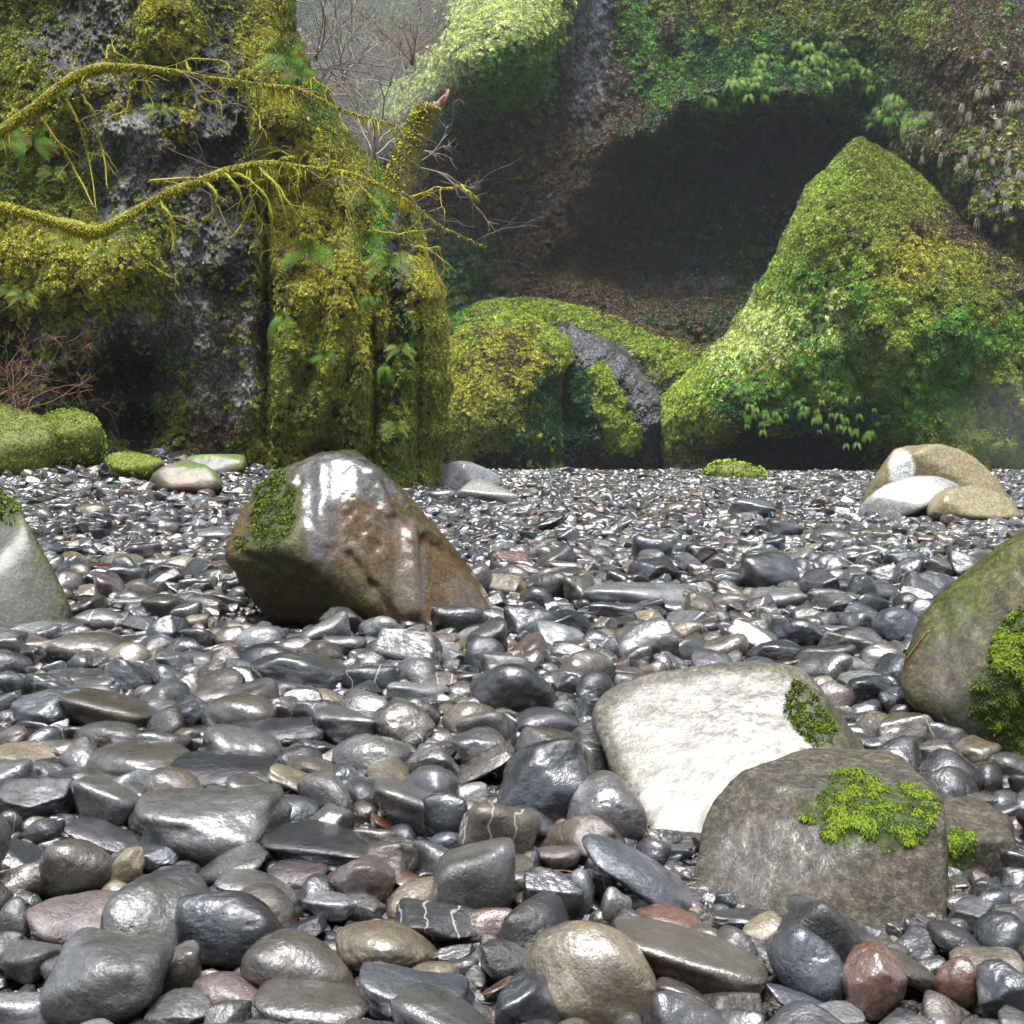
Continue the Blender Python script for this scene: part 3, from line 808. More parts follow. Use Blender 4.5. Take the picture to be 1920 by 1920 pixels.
def mixmask(base, *layers):
    c = np.array(base)
    for m, col in layers: c = c * (1 - m[:, None]) + m[:, None] * np.array(col)
    return c
def blobm(px, py, L, Q, seed, n=.5, hard=4):
    return np.clip((bump_sum(px, py, L) + n * fbm(Q * 5, 5, seed, .62) - .35) * hard * .5, 0, 1)

def col_big(px, py, Q, D, s):
    b = np.ones((len(px), 3)) * (.058, .031, .007)
    moss = blobm(px, py, [(530, 960, 80, 110, 1.1), (640, 1100, 180, 60, .7), (800, 950, 60, 110, .6, -50), (470, 1050, 60, 60, .6)], Q, s, .6, 3)
    grey = blobm(px, py, [(640, 880, 80, 60, 1.2), (600, 970, 30, 90, 1.2), (710, 900, 40, 50, .8)], Q, s + 1, .4)
    low_dark = blobm(px, py, [(560, 1110, 130, 70, 1.0), (700, 1000, 40, 40, .2)], Q, s + 2, .5, 2)  # darker tone over the lower left undercut
    c = mixmask(b, (moss * .85, (.030, .036, .006)), (grey, (.045, .040, .032)), (low_dark * .95, (.012, .012, .004)), (np.clip(fbm(Q * 11, 5, s + 12, .7) * 2.4 - .2, 0, 1) * .6, (.03, .02, .008)))
    wet = .10 + 1.0 * blobm(px, py, [(640, 880, 90, 50, 1.5), (605, 960, 36, 110, 1.4), (710, 900, 50, 60, .9), (770, 1080, 30, 110, 1.5), (880, 1110, 40, 60, 1.1), (690, 1000, 60, 40, .5), (740, 985, 24, 14, .8)], Q * 1.6, s + 3, 1.1, 7)
    return c, wet
hero('moss_boulder', 'large angular brown boulder streaked with moss standing amid the cobbles', 'boulder',
     [(442, 1015), (470, 925), (520, 880), (575, 853), (640, 845), (700, 866), (752, 912), (830, 1000), (900, 1090), (926, 1135), (918, 1162), (740, 1186), (510, 1168), (462, 1100)],
     6.95, .62, [((.30, -.85, .42), (740, 1040), .52), ((-.30, -.85, -.50), (570, 1090), .50), ((-.42, -.62, .62), (540, 960), .40), ((-.08, -.70, .70), (640, 905), .36), ((.62, -.6, .5), (850, 1080), .30)],
     34, 6, col_big, 5, .03, .035,
     moss=[([(515, 950, 40, 75, 1.2), (490, 1000, 30, 30, .8), (450, 1020, 14, 24, .8)], 11000, .014, .0075, .35, .55)],
     crack=[(655, 1040, 700, 1100, 6, .04), (700, 1100, 745, 1165, 6, .04), (440, 1030, 500, 1060, 6, .04), (606, 880, 612, 1010, 16, -.03), (768, 1000, 776, 1140, 13, -.045), (700, 890, 728, 960, 11, -.03), (800, 1010, 880, 1065, 9, .05), (560, 900, 470, 1010, 7, .03), (860, 1080, 850, 1150, 12, -.03)])

def col_white(px, py, Q, D, s):
    b = np.ones((len(px), 3)) * (.075, .066, .048)
    rim = blobm(px, py, [(1300, 1215, 300, 22, 1.0), (1580, 1380, 60, 120, 1.1), (1330, 1560, 30, 60, .8)], Q, s, .4)
    c = mixmask(b, (rim, (.05, .042, .026)), (blobm(px, py, [(1560, 1390, 60, 80, .9)], Q, s + 4, .6, 2) * .7, (.035, .04, .009)))
    face = blobm(px, py, [(1300, 1400, 240, 190, 1.6)], Q, s + 1, .15)
    fl = sstep(.12, .5, fbm(Q * np.array([14, 22, 14]), 4, s + 9, .7))
    return c, (.10 + .30 * face * (1 - .8 * rim)) * (1 - .55 * fl)
hero('pale_boulder', 'broad low boulder with a gleaming white sloping face and moss on its shoulder', 'boulder',
     [(1090, 1340), (1175, 1262), (1290, 1226), (1400, 1211), (1500, 1214), (1548, 1268), (1605, 1345), (1668, 1425), (1690, 1500), (1560, 1640), (1290, 1640), (1205, 1600), (1135, 1450)],
     3.35, .62, [((-.16, -.58, .80), (1300, 1420), .20), ((.62, -.42, .62), (1570, 1380), .12), ((0, .10, 1), (1400, 1232), -.15)],
     14, 6, col_white, 8, .05, .006,
     moss=[([(1500, 1320, 30, 50, 1.2), (1540, 1370, 30, 34, 1.0), (1525, 1350, 30, 40, .8)], 10000, .0075, .004, .3, .55)])

def col_front(px, py, Q, D, s):
    b = np.ones((len(px), 3)) * (.056, .047, .034)
    dk = blobm(px, py, [(1480, 1490, 80, 50, .9), (1700, 1640, 80, 100, .4)], Q, s, .6, 2)
    c = mixmask(b, (dk * .6, (.05, .045, .03)))
    wet = .1 + 1.0 * blobm(px, py, [(1440, 1600, 110, 70, 1.4), (1380, 1690, 70, 50, 1.3), (1500, 1460, 70, 30, .8), (1580, 1580, 120, 60, .5), (1720, 1440, 60, 20, .9)], Q, s + 1, .6)
    return c, wet
hero('mossy_headed_boulder', 'grey brown boulder capped by a lime green moss cushion', 'boulder',
     [(1286, 1720), (1322, 1535), (1398, 1440), (1500, 1414), (1700, 1420), (1770, 1490), (1780, 1840), (1300, 1840)],
     2.70, .38, [((-.1, -.55, .83), (1560, 1470), .17), ((-.04, -.86, .50), (1600, 1680), .27), ((-.50, -.52, .70), (1400, 1580), .15), ((0, -.12, 1), (1560, 1430), -.05)],
     38, 6, col_front, 12, .03, .014,
     moss=[([(1600, 1480, 50, 40, 1.2), (1570, 1520, 70, 30, 1.0), (1660, 1540, 80, 50, 1.3), (1700, 1510, 60, 40, 1.1), (1570, 1560, 34, 34, .9)], 30000, .010, .0042, .8, .5)])
def col_block(px, py, Q, D, s):
    return mixmask(np.ones((len(px), 3)) * (.05, .042, .028), (blobm(px, py, [(1830, 1650, 80, 80, .9)], Q, s, .6, 2), (.035, .036, .026))), .25 + 0 * px
hero('squared_boulder', 'flat topped squared brown block jammed behind the moss capped boulder', 'boulder',
     [(1690, 1510), (1740, 1484), (1820, 1492), (1885, 1528), (1903, 1556), (1896, 1650), (1860, 1730), (1780, 1790), (1700, 1800)],
     2.8, .26, [((.1, -.2, 1), (1830, 1530), .05), ((.25, -.95, .1), (1830, 1620), .16)],
     30, 6, col_block, 15, .02, .018,
     moss=[([(1800, 1590, 30, 40, 1.2), (1790, 1620, 24, 30, .9)], 6500, .009, .004, .8, .55)])

def col_right(px, py, Q, D, s):
    b = np.ones((len(px), 3)) * (.045, .037, .015)
    g = blobm(px, py, [(1830, 1090, 60, 120, 1.1, 40), (1900, 1010, 60, 60, 1.0), (1780, 1140, 40, 80, .7, 40)], Q * np.array([1, 1, .3]), s, .9, 2)
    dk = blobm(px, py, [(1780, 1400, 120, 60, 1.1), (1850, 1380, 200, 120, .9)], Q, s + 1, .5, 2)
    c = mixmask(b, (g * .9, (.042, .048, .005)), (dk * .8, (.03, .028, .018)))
    return c, .16 + .7 * blobm(px, py, [(1800, 1250, 60, 120, .9), (1770, 1330, 30, 40, 1.0)], Q * np.array([2, 2, .4]), s + 2, .9)
hero('olive_boulder', 'huge leaning olive brown boulder bearing shaggy yellow green moss', 'boulder',
     [(1690, 1300), (1715, 1185), (1755, 1110), (1830, 1045), (1925, 975), (2080, 910), (2350, 900), (2500, 1300), (2350, 1600), (1960, 1560), (1860, 1470), (1770, 1400), (1700, 1345)],
     4.0, .7, [((-.62, -.50, .60), (1820, 1180), .35), ((-.35, -.92, -.12), (1850, 1340), .45), ((-.2, -.3, .93), (1960, 980), .1)],
     20, 6, col_right, 18, .03, .02,
     moss=[([(1900, 1230, 40, 60, 1.3), (1880, 1310, 60, 60, 1.3), (1915, 1180, 30, 40, 1.1), (1930, 1340, 60, 90, 1.2)], 26000, .015, .007, .6, .5)])

def col_left(px, py, Q, D, s):
    b = np.ones((len(px), 3)) * (.040, .040, .032)
    g = blobm(px, py, [(30, 930, 50, 70, 1.1), (90, 1050, 40, 80, .8, -20), (130, 1130, 30, 40, .9)], Q, s, .7, 2)
    return mixmask(b, (g * .9, (.045, .055, .010))), .05 + .22 * blobm(px, py, [(0, 1040, 60, 110, 1.2), (20, 1160, 100, 40, .8)], Q, s + 2, .4)
hero('smooth_boulder', 'smooth grey boulder with a yellow moss crest rising at the edge of the cobbles', 'boulder',
     [(-300, 900), (-200, 870), (-60, 872), (8, 897), (40, 950), (62, 995), (100, 1065), (140, 1130), (152, 1165), (130, 1200), (-100, 1215), (-300, 1150)],
     6.5, .7, [((.42, -.72, .55), (60, 1060), .45), ((-.12, -.66, .74), (-30, 1080), .50), ((-.1, -.7, .7), (0, 1170), .45)],
     14, 6, col_left, 22, .02, .008,
     moss=[([(0, 935, 36, 36, 1.2), (20, 970, 20, 20, .7)], 2600, .018, .010, .2, .55)])

def col_tan(px, py, Q, D, s):
    b = np.ones((len(px), 3)) * (.185, .15, .075)
    w_ = blobm(px, py, [(1690, 880, 26, 40, 1.2), (1690, 930, 60, 20, .8)], Q, s, .3)
    return mixmask(b * .75, (w_, (.5, .5, .48)), (blobm(px, py, [(1640, 930, 30, 30, .9), (1880, 930, 50, 40, .5)], Q, s + 1, .5) * .6, (.08, .07, .03))), .1 + .5 * w_
hero('tan_boulder', 'long humped tan boulder with a white streak on the far side of the bar', 'boulder',
     [(1612, 942), (1636, 895), (1678, 846), (1715, 833), (1770, 838), (1830, 862), (1870, 900), (1908, 950), (1912, 958), (1760, 962), (1615, 955)],
     19, .8, [((-.75, -.55, .35), (1660, 900), .8), ((.1, -.8, .55), (1780, 910), .95)], 22, 6, col_tan, 26, .04, .015)
def col_pale(px, py, Q, D, s):
    return np.ones((len(px), 3)) * (.20, .195, .18), .35 + 0 * px
hero('slab_boulder', 'pale grey wedge boulder resting against the foot of the humped tan boulder', 'boulder',
     [(1618, 952), (1660, 912), (1710, 892), (1755, 890), (1792, 915), (1752, 952), (1680, 978), (1620, 978)], 17.6, .5, [((-.1, -.7, .7), (1700, 925), .35)], 14, 5, col_pale, 28)
def col_tslab(px, py, Q, D, s):
    return np.ones((len(px), 3)) * (.15, .125, .065), .2 + 0 * px
hero('slab_boulder', 'low tan slab split from the humped tan boulder, half sunk in cobbles', 'boulder',
     [(1736, 955), (1770, 918), (1830, 908), (1890, 930), (1918, 975), (1830, 984), (1740, 980)], 17.6, .5, [((.1, -.7, .7), (1820, 945), .35)], 14, 5, col_tslab, 29)

def col_moss(px, py, Q, D, s):
    b = np.ones((len(px), 3)) * (.12, .14, .014)
    und = blobm(px, py, [(140, 850, 60, 24, 1.0)], Q, s, .4)
    return mixmask(b, (np.clip(fbm(Q * 5, 4, s) * 2, 0, 1) * .6, (.07, .08, .012)), (und, (.03, .022, .012))), 0 * px
MOSSA = lambda regs, n, l, w: [(regs, int(n * 2.6), l * .5, w * .42, .3, .0)]
hero('moss_covered_boulder', 'round boulder wholly covered in yellow green moss at the cliff foot', 'boulder',
     [(62, 790), (80, 768), (120, 757), (165, 768), (192, 800), (204, 835), (185, 872), (120, 885), (70, 870), (55, 830)], 19.5, .7,
     [((-.1, -.4, .9), (130, 790), .4)], 9, 5, col_moss, 31, .08, .03, moss=MOSSA([(130, 805, 90, 50, 1.0)], 5200, .05, .03))
def col_bank(px, py, Q, D, s):
    b = np.ones((len(px), 3)) * (.10, .10, .014)
    return mixmask(b, (np.clip(fbm(Q * 4, 4, s) * 2.2, 0, 1) * .7, (.05, .025, .018))), 0 * px
hero('earth_bank', 'mossy brown earth bank under the red twigs', 'bank',
     [(-160, 740), (-60, 735), (0, 748), (40, 765), (80, 775), (110, 820), (100, 880), (-160, 890)], 20.5, 1.4,
     [((.1, -.5, .85), (20, 790), .8)], 9, 5, col_bank, 33, .10, .05, moss=MOSSA([(40, 800, 80, 90, 1.2)], 14000, .045, .028))
hero('moss_covered_boulder', 'low boulder with a bright moss top between the round mossy boulder and brown boulder', 'boulder',
     [(196, 860), (215, 848), (260, 848), (296, 862), (306, 885), (280, 905), (220, 895)], 17.5, .5,
     [((0, -.4, .9), (250, 860), .25)], 9, 5, col_moss, 35, .06, .03, moss=MOSSA([(250, 862, 60, 20, 1.0)], 2200, .035, .02))
def col_brownrock(px, py, Q, D, s):
    b = np.ones((len(px), 3)) * (.11, .09, .065)
    return mixmask(b, (blobm(px, py, [(300, 915, 26, 30, 1.2)], Q, s, .3), (.05, .038, .02)), (blobm(px, py, [(365, 875, 50, 14, .9), (410, 895, 14, 18, 1.0)], Q, s + 1, .6), (.06, .09, .015)), (blobm(px, py, [(340, 905, 26, 20, .8)], Q, s + 2, .4), (.12, .07, .04))), .2 + 0 * px
hero('brown_boulder', 'low brown and grey boulder with moss flecks lying before the near cliff', 'boulder',
     [(274, 912), (290, 885), (320, 868), (370, 866), (402, 882), (422, 908), (400, 925), (345, 930), (278, 930)], 15.5, .55,
     [((-.5, -.8, .1), (300, 905), .4), ((.1, -.7, .7), (360, 890), .4)], 14, 5, col_brownrock, 37, .04, .02)
hero('moss_covered_boulder', 'long flat boulder fringed with green moss at the base of the near cliff', 'boulder',
     [(345, 860), (365, 852), (420, 851), (458, 856), (462, 880), (420, 890), (350, 880)], 18.5, .5,
     [((0, -.7, .7), (400, 862), .3)], 12, 5, lambda px, py, Q, D, s: (mixmask(np.ones((len(px), 3)) * (.10, .10, .085), (blobm(px, py, [(400, 852, 80, 8, 1.0), (455, 870, 14, 20, .8)], Q, s, .7), (.08, .13, .02))), .2 + 0 * px), 39, .05, .02)
def col_lg(px, py, Q, D, s):
    b = np.ones((len(px), 3)) * (.17, .17, .18)
    return mixmask(b, (np.clip(fbm(Q * 3, 4, s) * 1.6, 0, 1) * .7, (.06, .06, .065))), .4 + 0 * px
hero('angular_boulder', 'pale grey peaked boulder just beyond the large brown boulder', 'boulder',
     [(795, 890), (830, 872), (862, 863), (900, 872), (935, 890), (940, 912), (880, 925), (810, 922)], 16, .5,
     [((-.5, -.7, .5), (840, 895), .35), ((.5, -.75, .4), (905, 895), .3)], 24, 5, col_lg, 41, .03, .02)
hero('angular_boulder', 'dark sided grey boulder with pale crown in front of the peaked pale boulder', 'boulder',
     [(856, 930), (872, 908), (900, 903), (945, 915), (972, 932), (955, 948), (880, 950)], 13.5, .4,
     [((0, -.5, .85), (910, 915), .2), ((-.2, -.9, -.2), (900, 940), .3)], 20, 5, lambda px, py, Q, D, s: (mixmask(np.ones((len(px), 3)) * (.15, .145, .13), (blobm(px, py, [(900, 940, 50, 12, 1.0)], Q, s, .3), (.04, .035, .03))), .4 + 0 * px), 43)
hero('moss_covered_boulder', 'small domed boulder smothered in lime moss on the horizon of the bar', 'boulder',
     [(1314, 886), (1335, 868), (1370, 862), (1405, 870), (1434, 888), (1432, 905), (1316, 905)], 44, 1.0,
     [((0, -.4, .9), (1370, 870), .6)], 8, 5, col_moss, 45, .08, .04, moss=MOSSA([(1370, 878, 90, 30, 1.0)], 3600, .11, .07))

# ------------------------------------------------------------------ single cobbles
# centre x, centre y, width, height (1920 px photo), tone, shape, tilt, label, short name
CB = [
(430,1737,210,145,'k','o',3,'blue black oval cobble, very round, in the nearest row of stones','blue black oval'),
(142,1727,165,92,'p','o',4,'pinkish purple oval cobble beside the brown round one','pinkish oval'),
(200,1845,218,172,'g','x',10,'big grey blunt cobble with a vertical shine, nearest corner','big blunt cobble'),
(138,1625,152,116,'b','o',-8,'brown speckled round cobble above the pinkish oval','brown speckled cobble'),
(395,1545,268,138,'g','x',4,'large boxy grey cobble with a flat white shining top','boxy shining cobble'),
(607,1590,218,84,'k','x',3,'long black slab cobble with wet crinkled top','long black slab'),
(425,1452,210,74,'k','o',3,'long black pitted oval cobble behind the boxy shining one','black pitted oval'),
(258,1425,215,78,'b','o',2,'long brownish grey oval cobble behind the grey egg',"brownish long oval"),
(202,1508,140,92,'g','o',12,'smooth grey egg shaped cobble between angular black and boxy stones','grey egg'),
(65,1495,138,80,'k','a',5,'black angular block with blue glints near the edge','angular black block'),
(165,1462,165,46,'d','o',5,'low dark grey cobble behind the grey egg',''),
(565,1470,112,66,'t','o',30,'tan grey leaning cobble beside the black pitted oval',''),
(595,1443,122,56,'b','o',15,'brownish cobble overlapping the tan leaning one',''),
(695,1417,145,76,'g','o',5,'crinkled grey oval cobble in the centre of the near bank','crinkled oval'),
(815,1436,90,76,'g','a',0,'upright grey angular cobble with five sides','five sided cobble'),
(537,1375,145,56,'k','o',-4,'shiny black flat cobble behind the crinkled grey oval',''),
(202,1378,128,54,'g','o',4,'grey cobble with a white streak behind the long brown oval',''),
(778,1515,165,92,'g','o',14,'grey cobble crossed by a blue white band','banded cobble'),
(835,1528,92,88,'k','o',0,'round black cobble hugging the banded grey one',''),
(936,1562,145,122,'b','o',18,'brown grey bean cobble notched by a wet line','brown bean cobble'),
(890,1655,160,144,'g','o',0,'large round grey cobble with small pits and a square glint','round pitted cobble'),
(435,1618,150,74,'g','o',-18,'grey brown lens cobble leaning on the boxy shining one',''),
(490,1668,155,76,'g','o',16,'grey cobble with two white glints behind the blue black oval',''),
(285,1700,162,58,'d','a',-14,'dark flat wedge cobble beside the blue black oval','dark wedge'),
(560,1642,112,50,'p','o',0,'light pinkish grey flat cobble under the long black slab',''),
(677,1655,118,88,'p','a',8,'rough purple grey cobble beside the round pitted one','purple rough cobble'),
(620,1698,102,52,'l','o',-4,'pale grey cobble with dark cracks','cracked pale cobble'),
(770,1652,82,36,'r','o',14,'small glossy rust brown cobble touching the round pitted one',''),
(727,1550,78,26,'r','o',38,'slender orange brown cobble propped at an angle',''),
(820,1732,152,72,'d','a',8,'dark angular slab cobble below the round pitted one','dark angular slab'),
(725,1775,198,104,'t','o',6,'light tan grey domed cobble with a wide glint','tan domed cobble'),
(775,1868,215,118,'u','x',16,'blue grey boxy cobble with white wet edges','blue boxy cobble'),
(565,1812,210,124,'b','o',14,'brown grey egg cobble with soft glint in the nearest row','brown egg'),
(588,1888,228,104,'b','o',4,'dark rimmed cobble with a wide white top at the lower frame','white topped cobble'),
(427,1860,134,76,'p','o',10,'pinkish white oval cobble between big blunt and white topped ones','pinkish white oval'),
(340,1822,90,88,'b','o',-20,'dark brown upright cobble below the blue black oval',''),
(55,1800,130,78,'g','x',-8,'grey slab cobble with pale glints beside the big blunt one',''),
(45,1892,135,78,'l','o',6,'light grey round cobble in the lowest corner','lowest pale cobble'),
(335,1900,112,66,'g','a',0,'grey angular cobble with pale rim by the big blunt one',''),
(22,1730,76,84,'g','o',0,'rough grey half hidden cobble beside the pinkish oval',''),
(35,1690,90,46,'d','o',4,'low dark cobble above the rough half hidden one',''),
(75,1562,72,52,'d','o',-10,'small dark round cobble below the angular black block',''),
(195,1568,132,58,'d','o',18,'dark grey ridge backed cobble below the grey egg',''),
(296,1612,78,50,'u','a',0,'bluish pale angular chip beside the brown speckled cobble',''),
(320,1648,96,42,'k','o',-4,'low blue black cobble below the bluish chip',''),
(240,1632,54,76,'t','a',12,'orange and tan angular stone beside the brown speckled cobble','orange tan stone'),
(948,1802,104,78,'d','o',12,'dark grey oval cobble between the domed and big tan cobbles',''),
(936,1850,60,30,'r','o',-25,'small brown cobble tucked under the dark grey oval',''),
(570,1745,72,46,'k','a',-20,'dark bluish chip beside the blue black oval',''),
(18,1545,50,50,'d','o',0,'small dark round cobble cut by the photo edge',''),
(25,1602,112,72,'k','a',30,'black angular cobble cut by the photo edge below the block',''),
(110,1410,112,52,'b','o',-6,'brown grey cobble with white top beside the long brown oval',''),
(40,1428,125,60,'t','a',10,'tan brown sloping cobble near the angular black block',''),
(913,1373,102,96,'g','o',-25,'tall grey rounded cobble with soft glint, centre of the bank','tall rounded cobble'),
(755,1358,108,92,'b','o',30,'brownish leaning cobble behind the crinkled grey oval',''),
(893,1440,125,60,'b','a',-28,'brown angular leaning cobble beside the five sided one',''),
(1025,1468,192,152,'k','a',-8,'big blue black chunky cobble with split faces','chunky black cobble'),
(1132,1515,150,122,'g','o',5,'blunt grey cobble with a bright ridge beside the pale boulder','ridged grey cobble'),
(1200,1635,212,138,'u','o',32,'dark bluish teardrop cobble leaning on the pale boulder','bluish teardrop'),
(1015,1550,116,74,'u','o',28,'grey blue cobble below the chunky black one',''),
(1045,1608,88,48,'p','o',0,'pinkish white small oval cobble below the chunky black one',''),
(1113,1820,228,192,'t','o',28,'very large tan grey rounded cobble in the nearest row','big tan cobble'),
(1300,1800,305,130,'b','o',10,'longest brown grey loaf shaped cobble in the nearest row','loaf cobble'),
(1515,1812,150,122,'u','o',42,'dark slate teardrop cobble beside the loaf cobble','slate teardrop'),
(1540,1765,150,128,'g','o',46,'grey humped cobble behind the slate teardrop',''),
(1560,1738,172,112,'u','o',30,'smooth blue grey cobble leaning on the moss capped boulder','smooth blue cobble'),
(1640,1848,108,124,'r','a',-6,'rust brown pyramid shaped cobble with a wet edge','rust pyramid'),
(1705,1820,128,92,'b','o',30,'dark brown cobble with a diagonal white glint','diagonal glint cobble'),
(1795,1842,84,92,'r','o',5,'brown upright cobble beside the yellow tan one',''),
(1850,1815,130,70,'t','o',-8,'smooth yellow tan domed cobble','yellow tan cobble'),
(1890,1862,118,116,'k','a',-20,'black crinkled cobble in the corner by the yellow tan one','black corner cobble'),
(1280,1880,106,76,'b','o',8,'brown grey round cobble below the loaf cobble',''),
(1375,1896,104,72,'b','a',10,'brown pointed cobble at the lower frame',''),
(1432,1745,82,50,'t','o',-14,'small tan cobble between the loaf and smooth blue cobbles',''),
(1400,1722,130,34,'d','o',2,'thin dark slab lying at the foot of the moss capped boulder',''),
(1250,1722,142,46,'r','o',8,'reddish brown low cobble behind the loaf cobble',''),
(1035,1685,104,102,'k','a',0,'glossy black jagged cobble beside the big tan one','glossy jagged cobble'),
(1082,1675,62,88,'l','o',0,'pale grey cobble behind the glossy jagged one',''),
(1150,1712,60,80,'g','o',20,'narrow grey upright cobble below the bluish teardrop',''),
(1128,1730,46,46,'b','o',0,'small brown round cobble beside the narrow upright one',''),
(1130,1660,62,52,'k','o',0,'small black round cobble under the bluish teardrop',''),
(992,1888,122,104,'k','a',14,'black faceted cobble beside the big tan one at the frame',''),
(1500,1885,134,72,'u','o',24,'dark blue grey sloping cobble under the slate teardrop',''),
(1560,1908,130,50,'l','o',0,'pale shining cobble at the lower frame by the pyramid',''),
(1775,1450,114,80,'k','o',0,'black shiny domed cobble behind the squared boulder','black domed cobble'),
(1800,1692,62,32,'b','o',0,'small brown cobble in the gap beside the squared boulder',''),
(1862,1695,66,62,'u','o',-50,'blue grey upright cobble near the squared boulder',''),
(1895,1735,70,60,'b','a',0,'brownish angular cobble by the frame edge near the squared boulder',''),
(1798,1768,108,72,'d','o',24,'dark brown grey cobble behind the yellow tan one',''),
(1906,1620,56,54,'g','o',0,'grey round cobble peeking past the squared boulder',''),
(1838,1502,58,32,'b','a',0,'small brown chip on the dark gap behind the squared boulder',''),
(1440,1077,114,80,'d','o',0,'lone round dark grey cobble standing proud on the open bar','lone round cobble'),
(1198,1116,212,50,'l','o',3,'long pale cigar shaped cobble on the open bar','cigar cobble'),
(1500,1190,118,66,'k','o',10,'very dark rounded cobble behind the pale boulder','very dark cobble'),
(1655,1237,88,64,'b','o',10,'brown oval cobble with round glint beside the olive boulder','brown glint cobble'),
(1600,1250,78,42,'l','o',14,'pale oval cobble beside the brown oval one',''),
(1625,1297,94,62,'k','a',4,'black angular cobble between the pale and olive boulders','black gap cobble'),
(1605,1196,92,40,'k','o',6,'low black cobble beyond the brown glint cobble',''),
(1405,1186,96,46,'b','a',-10,'brown angular cobble beside the very dark one',''),
(1205,1190,82,46,'g','o',8,'grey round cobble in front of the cigar cobble',''),
(1155,1146,108,36,'d','o',2,'rough dark cobble tucked below the cigar cobble',''),
(1470,997,76,46,'g','o',4,'grey rounded cobble well beyond the lone round one',''),
(1555,1007,82,38,'g','o',2,'grey pitted cobble on the far part of the bar',''),
(1415,957,92,44,'l','a',0,'light grey pitted rock on the far part of the bar','far pitted rock'),
(1285,1030,68,36,'u','o',8,'bluish dark cobble in the middle of the bar',''),
(1060,1067,74,32,'l','o',6,'pale flat oval cobble beyond the large brown boulder',''),
(1022,1038,40,30,'g','o',0,'small smooth grey cobble next to the rusty angular stone',''),
(953,1052,74,40,'r','a',10,'rusty angular stone beside the large brown boulder','rusty stone'),
(1005,1104,62,38,'d','a',0,'dark angular cobble before the rusty stone',''),
(1070,1172,86,48,'k','a',8,'black half shaded cobble before the cigar cobble',''),
(1157,1255,52,38,'r','o',0,'small rust brown egg cobble at the tip of the pale boulder','rust egg'),
(1300,1212,132,36,'l','o',-4,'pale creamy flat cobble behind the pale boulder',''),
(1630,1348,78,30,'k','o',-6,'thin black slab between pale and olive boulders',''),
(1690,1377,104,72,'b','a',-14,'dark reddish angular cobble wedged under the olive boulder','wedged cobble'),
(1670,1320,48,40,'u','o',10,'small bluish cobble above the wedged one',''),
(1365,1130,72,34,'p','o',-4,'pinkish grey cobble in front of the lone round one',''),
(1455,1126,104,48,'l','o',4,'light crinkled cobble directly before the lone round one',''),
(1550,1120,72,34,'g','o',0,'grey cobble beyond the low black one',''),
(1645,1110,68,40,'d','o',6,'dark cobble near the crest of the olive boulder',''),
(1618,1160,86,52,'u','a',12,'blue grey angular cobble beside the olive boulder',''),
(965,1294,170,108,'d','o',2,'large dark pitted domed cobble left alone before the pale boulder','large pitted dome'),
(1030,1360,132,70,'d','o',8,'dark grey pitted cobble between the pitted dome and the chunky one',''),
(187,1216,182,62,'b','o',4,'dark brownish loaf cobble near the smooth boulder','brownish loaf'),
(558,1263,168,80,'d','a',10,'grey pointed hump cobble in front of the large brown boulder','pointed hump'),
(447,1338,150,76,'b','o',0,'brown grey rounded cobble before the pointed hump',''),
(212,1338,192,78,'b','o',8,'grey brown broad cobble with pale top before the brownish loaf',''),
(645,1165,80,50,'g','a',0,'grey faceted cobble at the foot of the large brown boulder','faceted grey cobble'),
(848,1155,54,46,'g','o',0,'upright round grey cobble against the large brown boulder','upright round cobble'),
(800,1206,108,42,'p','o',6,'pinkish flat oval cobble before the large brown boulder',''),
(768,1178,58,30,'k','o',0,'small dark cobble at the large brown boulder foot',''),
(485,1196,92,46,'l','o',-6,'white grey oval cobble near the large brown boulder','white grey oval'),
(192,1166,104,50,'g','o',0,'smooth grey cobble touching the smooth boulder',''),
(95,1178,136,46,'g','o',2,'long smooth grey cobble in front of the smooth boulder',''),
(305,1188,82,60,'u','a',-20,'bluish dark angular cobble behind the brownish loaf',''),
(370,1197,62,46,'g','o',-10,'grey rounded cobble beside the bluish dark one',''),
(428,1196,62,40,'p','o',-14,'pinkish brown cobble beside the white grey oval',''),
(322,1080,72,44,'b','a',0,'brown grey chunky cobble between the smooth and large brown boulders','brown chunk'),
(395,1065,84,28,'p','o',-4,'long tan pink cobble next to the brown chunk',''),
(78,966,46,32,'b','o',8,'brown round cobble behind the smooth boulder',''),
(172,957,60,26,'t','o',0,'greenish tan cobble up the bank',''),
(392,1005,104,30,'l','o',0,'pale broad flat cobble up the bank',''),
(193,1070,68,28,'r','a',12,'rusty flat wedge stone beside the smooth boulder','rusty wedge'),
(140,1068,44,50,'d','a',40,'dark stub shaped stone leaning by the smooth boulder',''),
(130,1036,76,34,'d','o',-10,'dark low cobble behind the smooth boulder',''),
(390,1138,86,42,'b','o',4,'grey brown cobble beside the large brown boulder base',''),
(328,1133,78,36,'l','o',-10,'pale shining oval cobble behind the grey brown one',''),
(245,1133,68,28,'l','o',4,'flat white shining cobble near the smooth boulder tip',''),
(900,1195,84,46,'l','o',2,'white grey rounded cobble beyond the pitted dome',''),
(375,1243,72,40,'g','o',4,'grey cobble beside the pointed hump',''),
(568,1216,98,42,'g','o',6,'grey shining cobble behind the pointed hump',''),
(645,1212,84,44,'g','o',4,'grey cobble in front of the faceted grey one',''),
(140,1270,138,38,'d','o',2,'low dark grey cobble before the brownish loaf',''),
(85,1325,76,46,'b','o',-6,'brown grey small cobble beside the broad brown one',''),
(680,1260,92,34,'b','o',-2,'low brown cobble past the pointed hump',''),
(780,1300,112,46,'l','o',6,'pale low cobble beside the pitted dome',''),
